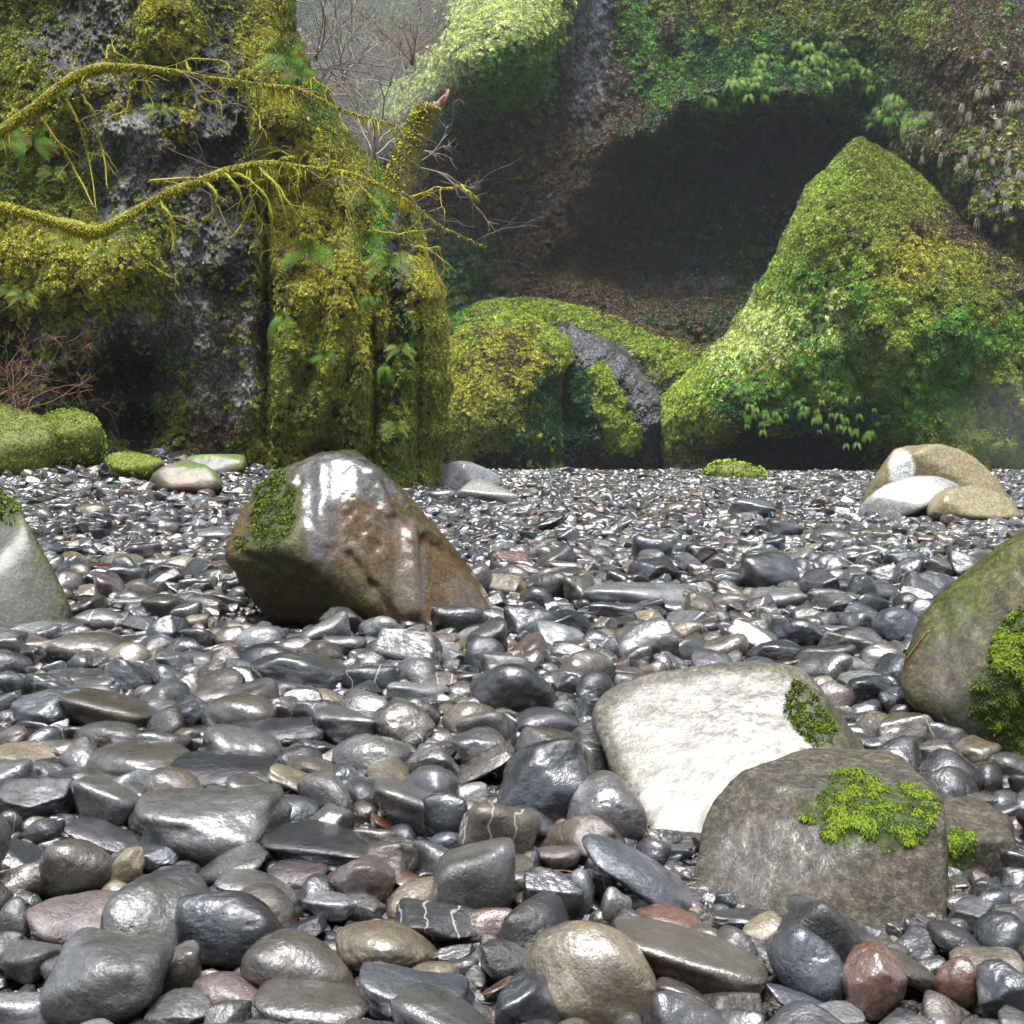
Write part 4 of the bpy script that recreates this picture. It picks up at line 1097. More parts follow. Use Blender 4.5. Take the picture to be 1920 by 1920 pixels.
(645,1362,122,70,'g','x',4,'grey blocky cobble behind the crinkled oval',''),
(600,1308,112,40,'t','o',4,'pale tan flat cobble before the pointed hump',''),
(20,1288,66,60,'u','o',30,'bluish cobble on the frame edge before the brownish loaf',''),
(40,1215,88,46,'p','a',6,'pale orange pink slab at the frame edge',''),
(828,933,52,30,'l','o',0,'pale round cobble before the peaked pale boulder',''),
(868,957,34,30,'d','o',0,'small dark round cobble below the dark sided boulder',''),
(1052,884,48,20,'l','a',-16,'pale tilted rock on the crest of the bar','crest rock'),
(985,889,34,16,'l','a',-10,'small pale block on the bar crest beside the tilted pale rock',''),
(1135,892,40,15,'p','o',0,'low pinkish rock on the bar crest before the wet rock face',''),
(1218,898,44,16,'g','a',6,'low grey rock on the bar crest before the moss streak',''),
(1500,893,46,16,'l','o',0,'pale low rock on the bar crest below the buttress undercut',''),
(1560,905,50,20,'d','a',-8,'dark wedge rock on the far bar near the humped tan boulder',''),
(1262,958,56,30,'t','o',-10,'tan streaked cobble on the far bar',''),
(1160,985,60,34,'g','a',-30,'grey slanted wedge rock on the far bar',''),
(1025,985,62,38,'d','a',-30,'dark wedge rock on the far bar','far dark wedge'),
]
def make_cobble(me, tone, loc, scale, rot):
    o = bpy.data.objects.new('cobble', me)
    COL.objects.link(o)
    o.material_slots[0].link = 'OBJECT'; o.material_slots[0].material = STONE_MAT[tone]
    o.location = loc; o.scale = scale; o.rotation_euler = rot
    return o

LAND = [('the large brown boulder', 680, 1170), ('the pale boulder', 1350, 1400), ('the moss capped boulder', 1540, 1720), ('the squared boulder', 1830, 1690), ('the olive boulder', 1740, 1380),
        ('the smooth boulder', 60, 1180), ('the humped tan boulder', 1760, 960), ('the mossy round boulder', 130, 880), ('the brown flecked boulder', 345, 925), ('the peaked pale boulder', 865, 920),
        ('the lime moss dome', 1375, 895)]
HANDS = []
rc = np.random.default_rng(99)
for i, (cx, cy, w, h, tone, shp, tilt, label, short) in enumerate(CB):
    g = hit_ground(cx, cy + h * .40)
    Dd = float(np.linalg.norm(g - CAM)); Yd = float(g[1])
    a = w / 2 * Yd / F; hh = h / 2 * Yd / F
    th = math.atan2(1.0 - g[2], Yd)
    tl = math.radians(tilt)
    if abs(tilt) > 9:                       # box of a tilted ellipse back to its own axes
        c_, s_ = math.cos(tl) ** 2, math.sin(tl) ** 2
        den = c_ * c_ - s_ * s_
        if abs(den) > .25:
            A2 = (a * a * c_ - hh * hh * s_) / den; H2 = (hh * hh * c_ - a * a * s_) / den
            a = math.sqrt(max(A2, a * a * .8)); hh = math.sqrt(max(H2, hh * hh * .35))
    b = min(a * rc.uniform(.72, .9), hh * .8 / math.sin(th)) if math.sin(th) > .02 else a * .8
    b = max(b, .5 * a)
    c = math.sqrt(max(hh * hh - (b * math.sin(th)) ** 2, (.35 * hh) ** 2)) / math.cos(th)
    loc = at(cx, cy, Yd + b * .25)
    pool = {'o': ROUND, 'a': ANG, 'x': BOX}[shp]
    me = pool[(i * 5 + 2) % len(pool)]
    fl = rc.integers(0, 2) * math.pi
    k = {'o': 1.03, 'a': 1.1, 'x': 1.02}[shp]
    M = Matrix.Rotation(tl, 3, 'Y') @ Matrix.Rotation(fl + rc.uniform(-.22, .22), 3, 'Z')
    o = make_cobble(me, tone, loc, (a * k, b * k, c * k), M.to_euler())
    tag(o, label, 'cobble', 'wet cobbles of the river bar')
    HANDS.append((loc[0], loc[1], max(a, c) * .95, b * .95))
    if short: LAND.append(('the ' + short, cx, cy))

# ------------------------------------------------------------------ scattered cobbles
def throw():
    rng = np.random.default_rng(2024)
    cell = .35; H = {}
    def put(x, y, r, kk):
        n = int(r / cell) + 1
        for i in range(int((x - r) // cell), int((x + r) // cell) + 1):
            for j in range(int((y - r) // cell), int((y + r) // cell) + 1):
                H.setdefault((i, j), []).append((x, y, r, kk))
    for (x, y, rx, ry) in FOOT:
        put(x, y, min(rx, ry) * 1.0, 2)
        if rx > ry * 1.3:
            for s in (-.55, .55): put(x + s * rx, y, min(ry, rx * .45), 2)
    for (x, y, rx, ry) in HANDS:
        put(x, y, (rx * .6 + ry * .4) * .85, 1)
        if rx > 1.6 * ry:
            for s in (-.5, .5): put(x + s * rx, y, ry * .8, 1)
    out = []
    def level(lo, hi, y0, y1, dens, fac, growth=True, big=False):
        # sample y with density ~ width(y) / size(y)^2
        ys = np.linspace(y0, y1, 400)
        gr = 1 + np.clip(ys, 0, 26) / 27 if growth else np.ones_like(ys)
        wd = (1.04 * ys + 1.0)
        mean = (lo + hi) / 2
        pd = wd / (mean * gr * 2) ** 2
        n = int(dens * np.trapz(pd, ys))
        cdf = np.cumsum(pd); cdf /= cdf[-1]
        Yv = np.interp(rng.random(n), cdf, ys)
        Xv = (rng.random(n) - .5) * (1.04 * Yv + 1.0)
        gv = 1 + np.clip(Yv, 0, 26) / 27 if growth else np.ones(n)
        R = rng.uniform(lo, hi, n) * gv
        for x, y, r in zip(Xv, Yv, R):
            ok = True
            for (qx, qy, qr, kk) in H.get((int(x // cell), int(y // cell)), ()):
                m = (qr * ((.97 if r > .03 else .78) if kk == 2 else .9) + r * fac) if kk else (qr + r) * fac
                if (x - qx) ** 2 + (y - qy) ** 2 < m * m: ok = False; break
            if ok:
                # neighbours beyond the cell
                put(x, y, r, 0); out.append((x, y, r, fac))
    level(.075, .11, 2.0, 10, .45, .86)
    level(.045, .075, 1.7, 50, 1.9, .84)
    level(.028, .045, 1.7, 50, 2.6, .78)
    level(.016, .028, 1.7, 16, 3.0, .66)
    level(.007, .015, 1.7, 6, 3.2, .5, False)
    return np.array(out)
ST = throw()
rs = np.random.default_rng(31)
n = len(ST)
X, Yv, R = ST[:, 0], ST[:, 1], ST[:, 2]
toff = vnoise(np.stack([X * .5, Yv * .35, 0 * X], -1), 44)
ax_ = R * rs.uniform(.95, 1.38, n); bx_ = R * rs.uniform(.75, 1.05, n); cx_ = R * rs.uniform(.55, .98, n)
Z = ground_z(X, Yv) - .02 + cx_ * np.where(R > .035, rs.uniform(.55, 1.05, n), rs.uniform(.2, .8, n))
ROT = np.stack([rs.normal(0, .22, n), rs.normal(0, .22, n), rs.normal(0, .75, n) + (rs.random(n) < .3) * 1.57], 1)
tonekeys = list(TONES)
tp = np.array([.09, .20, .29, .15, .05, .04, .018, .05, .08]); tp /= tp.sum()
tp2 = np.array([.05, .12, .30, .13, .08, .05, .02, .19, .06]); tp2 /= tp2.sum()  # far mix paler: drier stones, plus silvery sky reflection put into their tone
TN = np.where(rs.random(n) < sstep(4, 22, Yv), rs.choice(len(tonekeys), n, p=tp2), rs.choice(len(tonekeys), n, p=tp))
pr = np.clip(.66 - .008 * Yv, .4, 1)
q = rs.random(n)
SH = np.where(q < pr, rs.integers(0, len(ROUND), n), np.where(q < .93, len(ROUND) + rs.integers(0, len(ANG), n), len(ROUND) + len(ANG) + rs.integers(0, len(BOX), n)))
ALLM = ROUND + ANG + BOX
P3 = np.stack([X, Yv, Z], 1)
spx, spy = to_px(P3)
inview = (spx > -30) & (spx < 1950) & (spy < 1935)
show = np.where(inview, R / Yv, 0)
NPROM = 300 - len(CB)
order = np.argsort(-show)
# hidden behind boulders: skip those
BLK = [(690, 1010, 210, 150), (1400, 1420, 250, 170), (1550, 1600, 200, 160), (1850, 1250, 130, 220), (60, 1060, 90, 120), (1820, 1600, 80, 90)]
prom = []
for k in order:
    if len(prom) >= NPROM: break
    if any(abs(spx[k] - b[0]) < b[2] and abs(spy[k] - b[1]) < b[3] for b in BLK): continue
    prom.append(k)
used = set(c[7] for c in CB)
SIZE = lambda r: 'small' if r < 30 else ('mid sized' if r < 48 else 'large')
LP = np.array([(l[1], l[2]) for l in LAND], float)
FORM = ['rounded', 'angular', 'blocky']
SYN = [['cobble', 'stone'], ['smooth cobble', 'squat cobble', 'glossy cobble', 'wet cobble', 'plain cobble']]
for k in prom:
    d = np.hypot((LP[:, 0] - spx[k]), (LP[:, 1] - spy[k]) * 1.6)
    near = np.argsort(d)
    form = FORM[0 if SH[k] < len(ROUND) else (1 if SH[k] < len(ROUND) + len(ANG) else 2)]
    tone = TONES[tonekeys[TN[k]]][0]
    sz = SIZE(ax_[k] / Yv[k] * F * .5)
    done = None
    for a_ in near[:4]:
        dy = spy[k] - LP[a_, 1]
        rel = 'in front of' if dy > 35 else ('behind' if dy < -35 else 'beside')
        t = f"{sz} {tone} {form} cobble {rel} {LAND[a_][0]}"
        if t not in used: done = t; break
    if not done:
        for i1 in range(4):
            for i2 in range(i1 + 1, 6):
                t = f"{sz} {tone} {form} cobble between {LAND[near[i1]][0]} and {LAND[near[i2]][0]}"
                if t not in used and len(t.split()) <= 16: done = t; break
            if done: break
    used.add(done)
    o = make_cobble(ALLM[SH[k]], tonekeys[TN[k]], P3[k], (ax_[k], bx_[k], cx_[k]), ROT[k])
    tag(o, done, 'cobble', 'wet cobbles of the river bar')
rest = np.ones(n, bool); rest[prom] = False
srcs = []
for t in range(len(tonekeys)):
    for s_ in range(len(ALLM)):
        o = bpy.data.objects.new('cobble_source_%d%02d' % (t, s_), ALLM[s_])
        o.material_slots[0].link = 'OBJECT'; o.material_slots[0].material = STONE_MAT[tonekeys[t]]
        srcs.append(o)
CSRC = hidden_collection('cobble_sources', srcs)
sc_ = scatter('river_cobbles', CSRC, P3[rest], ROT[rest], np.stack([ax_, bx_, cx_], 1)[rest], (TN * len(ALLM) + SH)[rest])
tag(sc_, 'countless smaller wet grey cobbles and pebbles filling the river bar', None, None, 'stuff')
print('cobbles', n, 'hand', len(CB), 'prom', len(prom))

# ------------------------------------------------------------------ tubes, limbs, twigs
def smooth_path(pts, k=8):
    pts = np.array(pts, float); n = len(pts)
    if n < 3: return np.array([pts[0] + (pts[-1] - pts[0]) * t for t in np.linspace(0, 1, k)])
    E = np.vstack([2 * pts[0] - pts[1], pts, 2 * pts[-1] - pts[-2]]); out = []
    for i in range(n - 1):
        p0, p1, p2, p3 = E[i:i + 4]
        for t in np.linspace(0, 1, k, endpoint=False):
            out.append(.5 * (2 * p1 + (p2 - p0) * t + (2 * p0 - 5 * p1 + 4 * p2 - p3) * t * t + (3 * p1 - p0 - 3 * p2 + p3) * t ** 3))
    out.append(pts[-1]); return np.array(out)

def tubes(lines, sides=6, rough=0.0, seed=0):
    """lines: list of (points, radii); one mesh of capped tubes"""
    V, Q, T = [], [], []; off = 0
    for P, R_ in lines:
        P = np.asarray(P, float); R_ = np.asarray(R_, float)
        t = np.gradient(P, axis=0); t /= np.linalg.norm(t, axis=1)[:, None] + 1e-9
        ref = np.array([0, 0, 1.0]) if abs(t[:, 2]).mean() < .8 else np.array([0, 1.0, 0])
        s = np.cross(t, ref); s /= np.linalg.norm(s, axis=1)[:, None] + 1e-9
        u = np.cross(s, t)
        a = np.linspace(0, 2 * np.pi, sides, endpoint=False)
        ring = P[:, None, :] + R_[:, None, None] * (np.cos(a)[None, :, None] * s[:, None, :] + np.sin(a)[None, :, None] * u[:, None, :])
        if rough:
            nz = fbm(ring * (0.9 / R_.max()), 4, seed, .6)
            ring = ring + (ring - P[:, None, :]) * (rough * nz)[..., None]
        m = len(P); V.append(ring.reshape(-1, 3))
        idx = off + np.arange(m * sides).reshape(m, sides); nx = np.roll(idx, -1, 1)
        Q.append(np.stack([idx[:-1], nx[:-1], nx[1:], idx[1:]], -1).reshape(-1, 4))
        for e in (0, m - 1):
            V.append(P[e:e + 1]); c = off + m * sides + (0 if e == 0 else 1)
            T.append(np.stack([idx[e], nx[e], np.full(sides, c)], -1) if e else np.stack([nx[e], idx[e], np.full(sides, c)], -1))
        off += m * sides + 2
        # caps were appended after ring: keep order (ring, cap0, cap1)
    return np.concatenate(V), np.concatenate(Q), np.concatenate(T)

def px_path(pts, Y, k=8):
    """outline points measured on the photo, set at real distances Y (number or list)"""
    Yl = np.full(len(pts), float(Y)) if np.isscalar(Y) else np.array(Y, float)
    return smooth_path(at([p[0] for p in pts], [p[1] for p in pts], Yl), k)

def twig_spray(start, direction, length, rad, depth, rng, out, droop=0.0, branch=3):
    n = 6; P = [np.array(start)]; d = np.array(direction, float); d /= np.linalg.norm(d)
    for i in range(n):
        d = d + rng.normal(size=3) * .16 + np.array([0, 0, -droop]); d /= np.linalg.norm(d)
        P.append(P[-1] + d * length / n)
    P = np.array(P); out.append((P, np.linspace(rad, rad * .45, n + 1)))
    if depth > 0:
        for b in range(branch):
            i = rng.integers(1, n + 1)
            nd = (P[i] - P[i - 1]); nd /= np.linalg.norm(nd)
            nd = nd + rng.normal(size=3) * .55
            twig_spray(P[i], nd, length * rng.uniform(.4, .7), rad * .6, depth - 1, rng, out, droop, branch)

# ---------- the mossy tree whose limbs reach in from outside ----------------------
TY = 13.0
tree = empty('mossy_tree', (-9.3, TY, float(ground_z(-9.3, TY))))
tag(tree, 'moss draped tree reaching two long bare limbs across the near cliff', 'tree')
base = np.array(tree.location)
tp_ = smooth_path([(-9.3, TY, base[2] - .3), (-9.2, TY, 1.8), (-9.0, TY, 3.6), (-8.8, TY + .2, 5.6), (-8.9, TY + .4, 8.0), (-8.5, TY + .5, 10.5)], 8)
V, Q, T = tubes([(tp_, np.linspace(.34, .12, len(tp_)))], 16, .25, 3)
link('trunk', np_mesh('trunk', V - base, quads=Q, tris=T, mats=[MAT_TRUNK]), tree)
def limb(pts, Ys, r0, r1, twigs, seed, nmoss, pw=1.0):
    rng = np.random.default_rng(seed)
    P = px_path(pts, Ys, 12)
    t = np.linspace(0, 1, len(P))
    R_ = r0 + (r1 - r0) * t ** pw
    R_ = R_ * (1 + .32 * vnoise(np.stack([t * 22, 0 * t, 0 * t], -1), seed))
    V, Q, T = tubes([(P, R_)], 12, .35, seed)
    o = link('limb', np_mesh('limb', V - base, quads=Q, tris=T, mats=[MAT_LIMB]), tree)
    lines = []; mossp = []
    for tw in twigs:
        Yt = np.interp(tw[0][0], [p[0] for p in pts], Ys)
        Q2 = px_path(tw, [Yt + .12 * math.sin(k * 1.7 + seed) * k for k in range(len(tw))], 7)
        Q2 = Q2 + .02 * np.stack([vnoise(np.stack([np.arange(len(Q2)) * .35 + seed, np.full(len(Q2), tw[0][0] * .1), np.full(len(Q2), float(q))], -1), 3) for q in range(3)], -1)
        rr = np.linspace(.017, .006, len(Q2)) * rng.uniform(.8, 1.1)
        lines.append((Q2, rr)); mossp.append((Q2, rr))
        for b in range(3):
            i = rng.integers(2, len(Q2)); d = rng.normal(size=3) + np.array([.3, 0, -.5])
            twig_spray(Q2[i], d, rng.uniform(.2, .5), .007, 1, rng, lines, .06, 2)
    V, Q, T = tubes(lines, 5, .25, seed + 1)
    tw_ = link('twig_spray', np_mesh('twig_spray', V - base, quads=Q, tris=T, mats=[MAT_TWIG_MOSS]), o)
    fl = []
    for b in range(15):
        i = rng.integers(int(len(P) * .5), len(P)); d = rng.normal(size=3) * np.array([1, .8, .8]) + np.array([.9, 0, -.1])
        twig_spray(P[i], d, rng.uniform(.5, 1.25), .008, 2, rng, fl, .03, 2)
    V, Q, T = tubes(fl, 4, 0, 1)
    link('fine_twigs', np_mesh('fine_twigs', V - base, quads=Q, tris=T, mats=[MAT_TWIG]), o)
    # moss sleeves and hanging strands
    I = rng.choice(len(P), nmoss, p=(R_ / R_.sum())); a = rng.random(nmoss) * 2 * np.pi
    tt = np.gradient(P, axis=0)[I]; tt /= np.linalg.norm(tt, axis=1)[:, None]
    s = np.cross(tt, [0, 0, 1.0]); s /= np.linalg.norm(s, axis=1)[:, None]; u = np.cross(s, tt)
    Nn = np.cos(a)[:, None] * s + np.sin(a)[:, None] * u
    fr = rng.random((nmoss, 1))
    B = P[I] + (P[np.clip(I + 1, 0, len(P) - 1)] - P[I]) * fr + Nn * (R_[I] * .9)[:, None]
    V1, Q1 = blades(B, Nn, .034, .011, .7, rng, .6)
    nh = nmoss // 6
    J = rng.choice(len(P) - 1, nh); B2 = P[J] + (P[J + 1] - P[J]) * rng.random((nh, 1)) - np.array([0, 0, 1]) * (R_[J] * .8)[:, None]
    cl = np.clip(.7 + 2.6 * vnoise(B2 * 2.4, seed + 6), .15, 2.4) * rng.uniform(.3, 1.2, nh)
    V2, Q2_ = blades(B2, np.tile([0, 0, -1.0], (nh, 1)), 1.0, .06, .5, rng, .45, 3)
    V2 = B2.repeat(8, 0) + (V2 - B2.repeat(8, 0)) * (.10 * cl.repeat(8)[:, None])
    sel = []
    B3 = []; N3 = []
    for (Q2, rr) in mossp:
        m = 190; K = rng.choice(len(Q2) - 1, m); w_ = rng.normal(size=(m, 3)); w_ /= np.linalg.norm(w_, axis=1)[:, None]
        B3.append(Q2[K] + (Q2[K + 1] - Q2[K]) * rng.random((m, 1)) + w_ * rr[K][:, None]); N3.append(w_)
    B3 = np.concatenate(B3); N3 = np.concatenate(N3)
    V3, Q3 = blades(B3, N3, .030, .009, .9, rng, .5)
    VV = np.concatenate([V1, V2, V3]); QQ = np.concatenate([Q1, Q2_ + len(V1), Q3 + len(V1) + len(V2)])
    link('moss_sleeve', np_mesh('moss_sleeve', VV - base, quads=QQ, mats=[MAT_MOSS_LIMB]), o)

limb([(-470, 520), (-250, 400), (-100, 300), (0, 246), (60, 203), (125, 152), (195, 126), (300, 130), (400, 147), (500, 160), (560, 168), (640, 205), (700, 222), (765, 242)],
     [13.0, 13, 13, 13, 13, 13.1, 13.2, 13.3, 13.4, 13.5, 13.6, 13.7, 13.8, 13.9], .105, .005,
     [[(75, 218), (110, 268), (140, 318), (176, 392)], [(125, 185), (152, 240), (166, 300), (182, 402)], [(150, 175), (176, 212), (190, 280), (200, 352)], [(355, 128), (366, 168), (388, 190), (410, 190)],
      [(236, 122), (240, 150), (243, 192), (225, 216)], [(200, 124), (203, 92), (213, 88), (216, 100)], [(445, 143), (452, 172), (478, 212), (490, 242)], [(588, 144), (612, 168), (634, 208), (650, 246)],
      [(590, 144), (575, 160), (560, 168)], [(268, 124), (272, 150), (268, 180)], [(460, 155), (465, 132), (452, 138)], [(330, 130), (355, 140), (350, 112), (425, 118), (428, 140)]], 5, 9000, .62)
limb([(-470, 440), (-250, 380), (-100, 378), (0, 388), (60, 402), (120, 420), (180, 434), (230, 410), (300, 368), (360, 345), (420, 322), (490, 306), (560, 312), (650, 324), (720, 350), (770, 380), (830, 425), (910, 462)],
     [13.0, 12.7, 12.5, 12.4, 12.4, 12.4, 12.5, 12.5, 12.6, 12.7, 12.8, 12.9, 13.0, 13.1, 13.2, 13.3, 13.4, 13.5], .125, .005,
     [[(300, 372), (316, 402), (326, 430), (326, 520)], [(385, 338), (404, 362), (400, 398), (376, 412)], [(415, 322), (440, 342), (455, 382), (455, 420), (426, 448)], [(430, 324), (468, 336), (472, 380), (462, 410)],
      [(490, 312), (530, 360), (560, 402), (592, 442)], [(480, 312), (520, 350), (540, 420), (545, 460)], [(550, 312), (560, 332), (546, 352)], [(282, 340), (360, 335), (402, 326)],
      [(700, 430), (740, 440), (775, 432), (812, 433)], [(640, 326), (652, 380), (668, 460)], [(770, 372), (810, 355), (852, 350)], [(865, 350), (880, 360), (898, 372)], [(660, 326), (690, 360), (730, 405)],
      [(520, 308), (535, 296), (560, 290)], [(610, 320), (625, 300), (632, 318)], [(310, 380), (320, 420), (312, 450)], [(465, 330), (500, 372), (512, 430), (515, 480)], [(780, 462), (800, 464), (826, 466)]], 9, 12000, .5)

# ---------- broken trunk ---------------------------------------------------------
def broken_trunk():
    P = px_path([(722, 420), (745, 362), (760, 310), (778, 262), (796, 222), (806, 205)], 25.5, 8)
    b0 = P[0].copy(); root = empty('broken_trunk', b0)
    tag(root, 'snapped mossy tree trunk with red splintered top leaning above the near cliff', 'broken tree')
    t = np.linspace(0, 1, len(P)); R_ = .35 - .11 * t
    V, Q, T = tubes([(P, R_)], 18, .35, 7)
    tr = link('trunk', np_mesh('trunk', V - b0, quads=Q, tris=T, mats=[MAT_TRUNK]), root)
    rng = np.random.default_rng(5)
    lines = []
    top = P[-1]; d = P[-1] - P[-3]; d /= np.linalg.norm(d)
    for k in range(11):
        a = k / 11 * 2 * np.pi; off = np.array([math.cos(a), math.sin(a) * .8, 0]) * .19
        L = (.12 + .34 * max(0, math.cos(a - .3))) * rng.uniform(.6, 1.3)
        q0 = top + off * .9 - d * .40
        lines.append((np.array([q0, q0 + d * .35, q0 + d * (.40 + L * .7) + off * .1, q0 + d * (.40 + L) + off * .12 + rng.normal(size=3) * .03]), np.array([.075, .075, .055, .022])))
    V, Q, T = tubes(lines, 5, .3, 2)
    link('splintered_top', np_mesh('splintered_top', V - b0, quads=Q, tris=T, mats=[MAT_SPLINTER], smooth=False), root)
    m = 2600; I = rng.choice(len(P) - 3, m); a = rng.random(m) * 2 * np.pi
    w_ = np.stack([np.cos(a), np.sin(a), .4 * np.ones(m)], 1)
    ok = np.where(rng.random(m) < np.where(np.cos(a) < .2, 1, .45))[0]
    B = (P[I] + (P[I + 1] - P[I]) * rng.random((m, 1)) + w_ * R_[I][:, None])[ok]
    V, Q = blades(B, w_[ok], .09, .05, .5, rng, .5)
    link('moss_sleeve', np_mesh('moss_sleeve', V - b0, quads=Q, mats=[MAT_MOSS_LIMB, ]), tr)
broken_trunk()

MAT_TWIG_HAZED = leaf_material('haze_paled_twig_bark', (.22, .19, .16), .3)  # twig bark made paler: haze over the far trees put into its colour
# ---------- bare shrubs ----------------------------------------------------------
def bare_shrub(px, py, Y, height, n, mat, label, seed, lean=(0, 0, 1), spread=.5, rad=.02, depth=3, name='bare_shrub', branch=3):
    rng = np.random.default_rng(seed)
    p0 = at(px, py, Y); out = []
    for k in range(n):
        d = np.array(lean) + rng.normal(size=3) * spread
        twig_spray(p0 + rng.normal(size=3) * .12, d, height * rng.uniform(.5, 1.0), rad, depth, rng, out, .02, branch)
    V, Q, T = tubes(out, 4)
    o = link(name, np_mesh(name, V - p0, quads=Q, tris=T, mats=[mat]), None, p0)
    tag(o, label, 'shrub')
bare_shrub(575, 230, 27, 2.0, 6, MAT_TWIG, 'bare grey shrub sprouting from the near cliff edge below the tall twigs', 3, (.7, 0, .8), .35, .022)
bare_shrub(590, 120, 30, 2.4, 6, MAT_TWIG, 'bare brown shrub high on the near cliff rim', 4, (.5, 0, 1), .35, .022)
bare_shrub(650, 420, 27.5, 1.6, 3, MAT_TWIG, 'leafless twiggy shrub leaning from the cliff towards the snapped trunk', 5, (1, 0, .5), .4, .018)
bare_shrub(700, 300, 46, 5.0, 7, MAT_TWIG_HAZED, 'hazy leafless tree standing in the valley behind the snapped trunk', 6, (0, 0, 1), .4, .05)
bare_shrub(640, 160, 52, 6.0, 7, MAT_TWIG_HAZED, 'faint leafless tree on the misty valley flank', 8, (.1, 0, 1), .4, .055)
bare_shrub(20, 765, 19.6, 1.15, 13, MAT_TWIG_RED, 'bushy clump of thin red bare stems on the earth bank', 7, (.35, 0, .8), .5, .012)
bare_shrub(130, 690, 20.6, .9, 5, MAT_TWIG_RED, 'sparse red twigs in front of the cliff hollow', 9, (.6, 0, .5), .5, .009)
bare_shrub(770, 120, 53, 3.0, 6, MAT_TWIG_RED, 'reddish leafless shrub beside the bright moss slope', 10, (0, 0, 1), .5, .04)

# ---------- ferns ------------------------------------------------------------------
def fern_mesh(name, seed, fronds, pin, mats, fan=1.0, droop=.16, wid=.16):
    rng = np.random.default_rng(seed); V = []; Q = []; MI = []; off = 0
    for f_ in range(fronds):
        a = (f_ / max(1, fronds - 1) - .5) * 2.6 * fan + rng.normal() * .1
        d = np.array([math.sin(a), -.55 + rng.normal() * .15, .75 * math.cos(a) + rng.normal() * .12]); d /= np.linalg.norm(d)
        L = rng.uniform(.75, 1.1); p = np.zeros(3); pts = [p]; ds = [d]
        for k in range(pin):
            d = d + np.array([0, 0, -droop]); d /= np.linalg.norm(d); p = p + d * L / pin; pts.append(p); ds.append(d)
        pts = np.array(pts); dead = rng.random() < .15
        for k in range(1, pin + 1):
            dd = ds[k]; s = np.cross(dd, [0, -1, .2]); s /= np.linalg.norm(s) + 1e-9
            l = wid * math.sin(math.pi * min(1, (k / pin) * .8 + .16)) * 1.25 + .01; w2 = L / pin * .40
            for sg in (-1, 1):
                tip = pts[k] + (s * sg * l + dd * l * .35 + np.array([0, 0, -l * .15]))
                V += [pts[k] - dd * w2 * .5, pts[k] + dd * w2 * .5, tip + dd * w2 * .25, tip - dd * w2 * .25]
                Q.append([off, off + 1, off + 2, off + 3]); off += 4; MI.append(1 if dead and len(mats) > 1 else 0)
    me = np_mesh(name, np.array(V), quads=np.array(Q), mats=mats, smooth=False)
    me.polygons.foreach_set('material_index', np.array(MI, np.int32))
    return me
SF = [fern_mesh('sword_fern', 50 + k, 15, 13, [MAT_FERN, MAT_FERN_BROWN], 1.5, .085, .10) for k in range(3)]
SFP = [fern_mesh('sword_fern', 60 + k, 13, 13, [MAT_FERN_PALE, MAT_FERN_BROWN], 1.4, .10, .09) for k in range(2)]
HANG = fern_mesh('sword_fern', 70, 7, 18, [MAT_FERN], .5, .3, .08)
FERNS = [(575, 478, 20.8, .62, 0, 'big dark green sword fern in the middle of the near cliff face'), (22, 262, 20.2, .66, 0, 'bright sword fern under the upper limb at the frame edge'),
         (62, 268, 20.6, .50, 0, 'small bright sword fern next to the one under the upper limb'), (728, 492, 22.4, .56, 1, 'pale green sword fern on the outer cliff rib below the snapped trunk'),
         (540, 108, 22.2, .60, 0, 'dark sword fern high on the near cliff rim'), (560, 140, 22.4, .45, 0, 'lower dark sword fern on the cliff rim'), (690, 372, 22.3, .50, 1, 'pale drooping fern behind the tip of the lower limb'),
         (535, 600, 21.0, .62, 2, 'long hanging fern beside the dark vertical cleft'), (688, 455, 22.2, .52, 0, 'green fern just below the tip of the lower limb'), (300, 206, 20.6, .3, 1, 'tiny pale fern beneath the upper limb'),
         (100, 325, 20.8, .3, 1, 'tiny pale fern between the two limbs'), (125, 452, 20.4, .34, 1, 'pale fern tuft just under the lower limb'), (195, 475, 20.4, .3, 1, 'faint fern on the golden moss brow'),
         (45, 556, 20.6, .3, 1, 'small fern low on the moss curtain by the frame edge'), (18, 545, 20.6, .26, 1, 'smallest fern low on the moss curtain'), (752, 655, 22.6, .34, 1, 'fern in the shadow of the outer cliff rib'),
         (610, 668, 21.4, .3, 0, 'small fern on the golden lower cliff'), (720, 690, 22.2, .36, 2, 'hanging fern in the deep outer groove'), (745, 800, 22.6, .34, 1, 'fern near the foot of the outer cliff rib'),
         (690, 560, 22.0, .36, 2, 'slim fern hanging down the middle rib groove')]
for i, (x, y, Yf, s, ty, lab) in enumerate(FERNS):
    o = link('sword_fern', [SF[i % 3], SFP[i % 2], HANG][ty], None, at(x, y, Yf - .35))
    o.scale = (s * 1.15,) * 3; o.rotation_euler = (0, 0, rc.uniform(-.3, .3)); tag(o, lab, 'fern', 'ferns rooted on the near cliff')

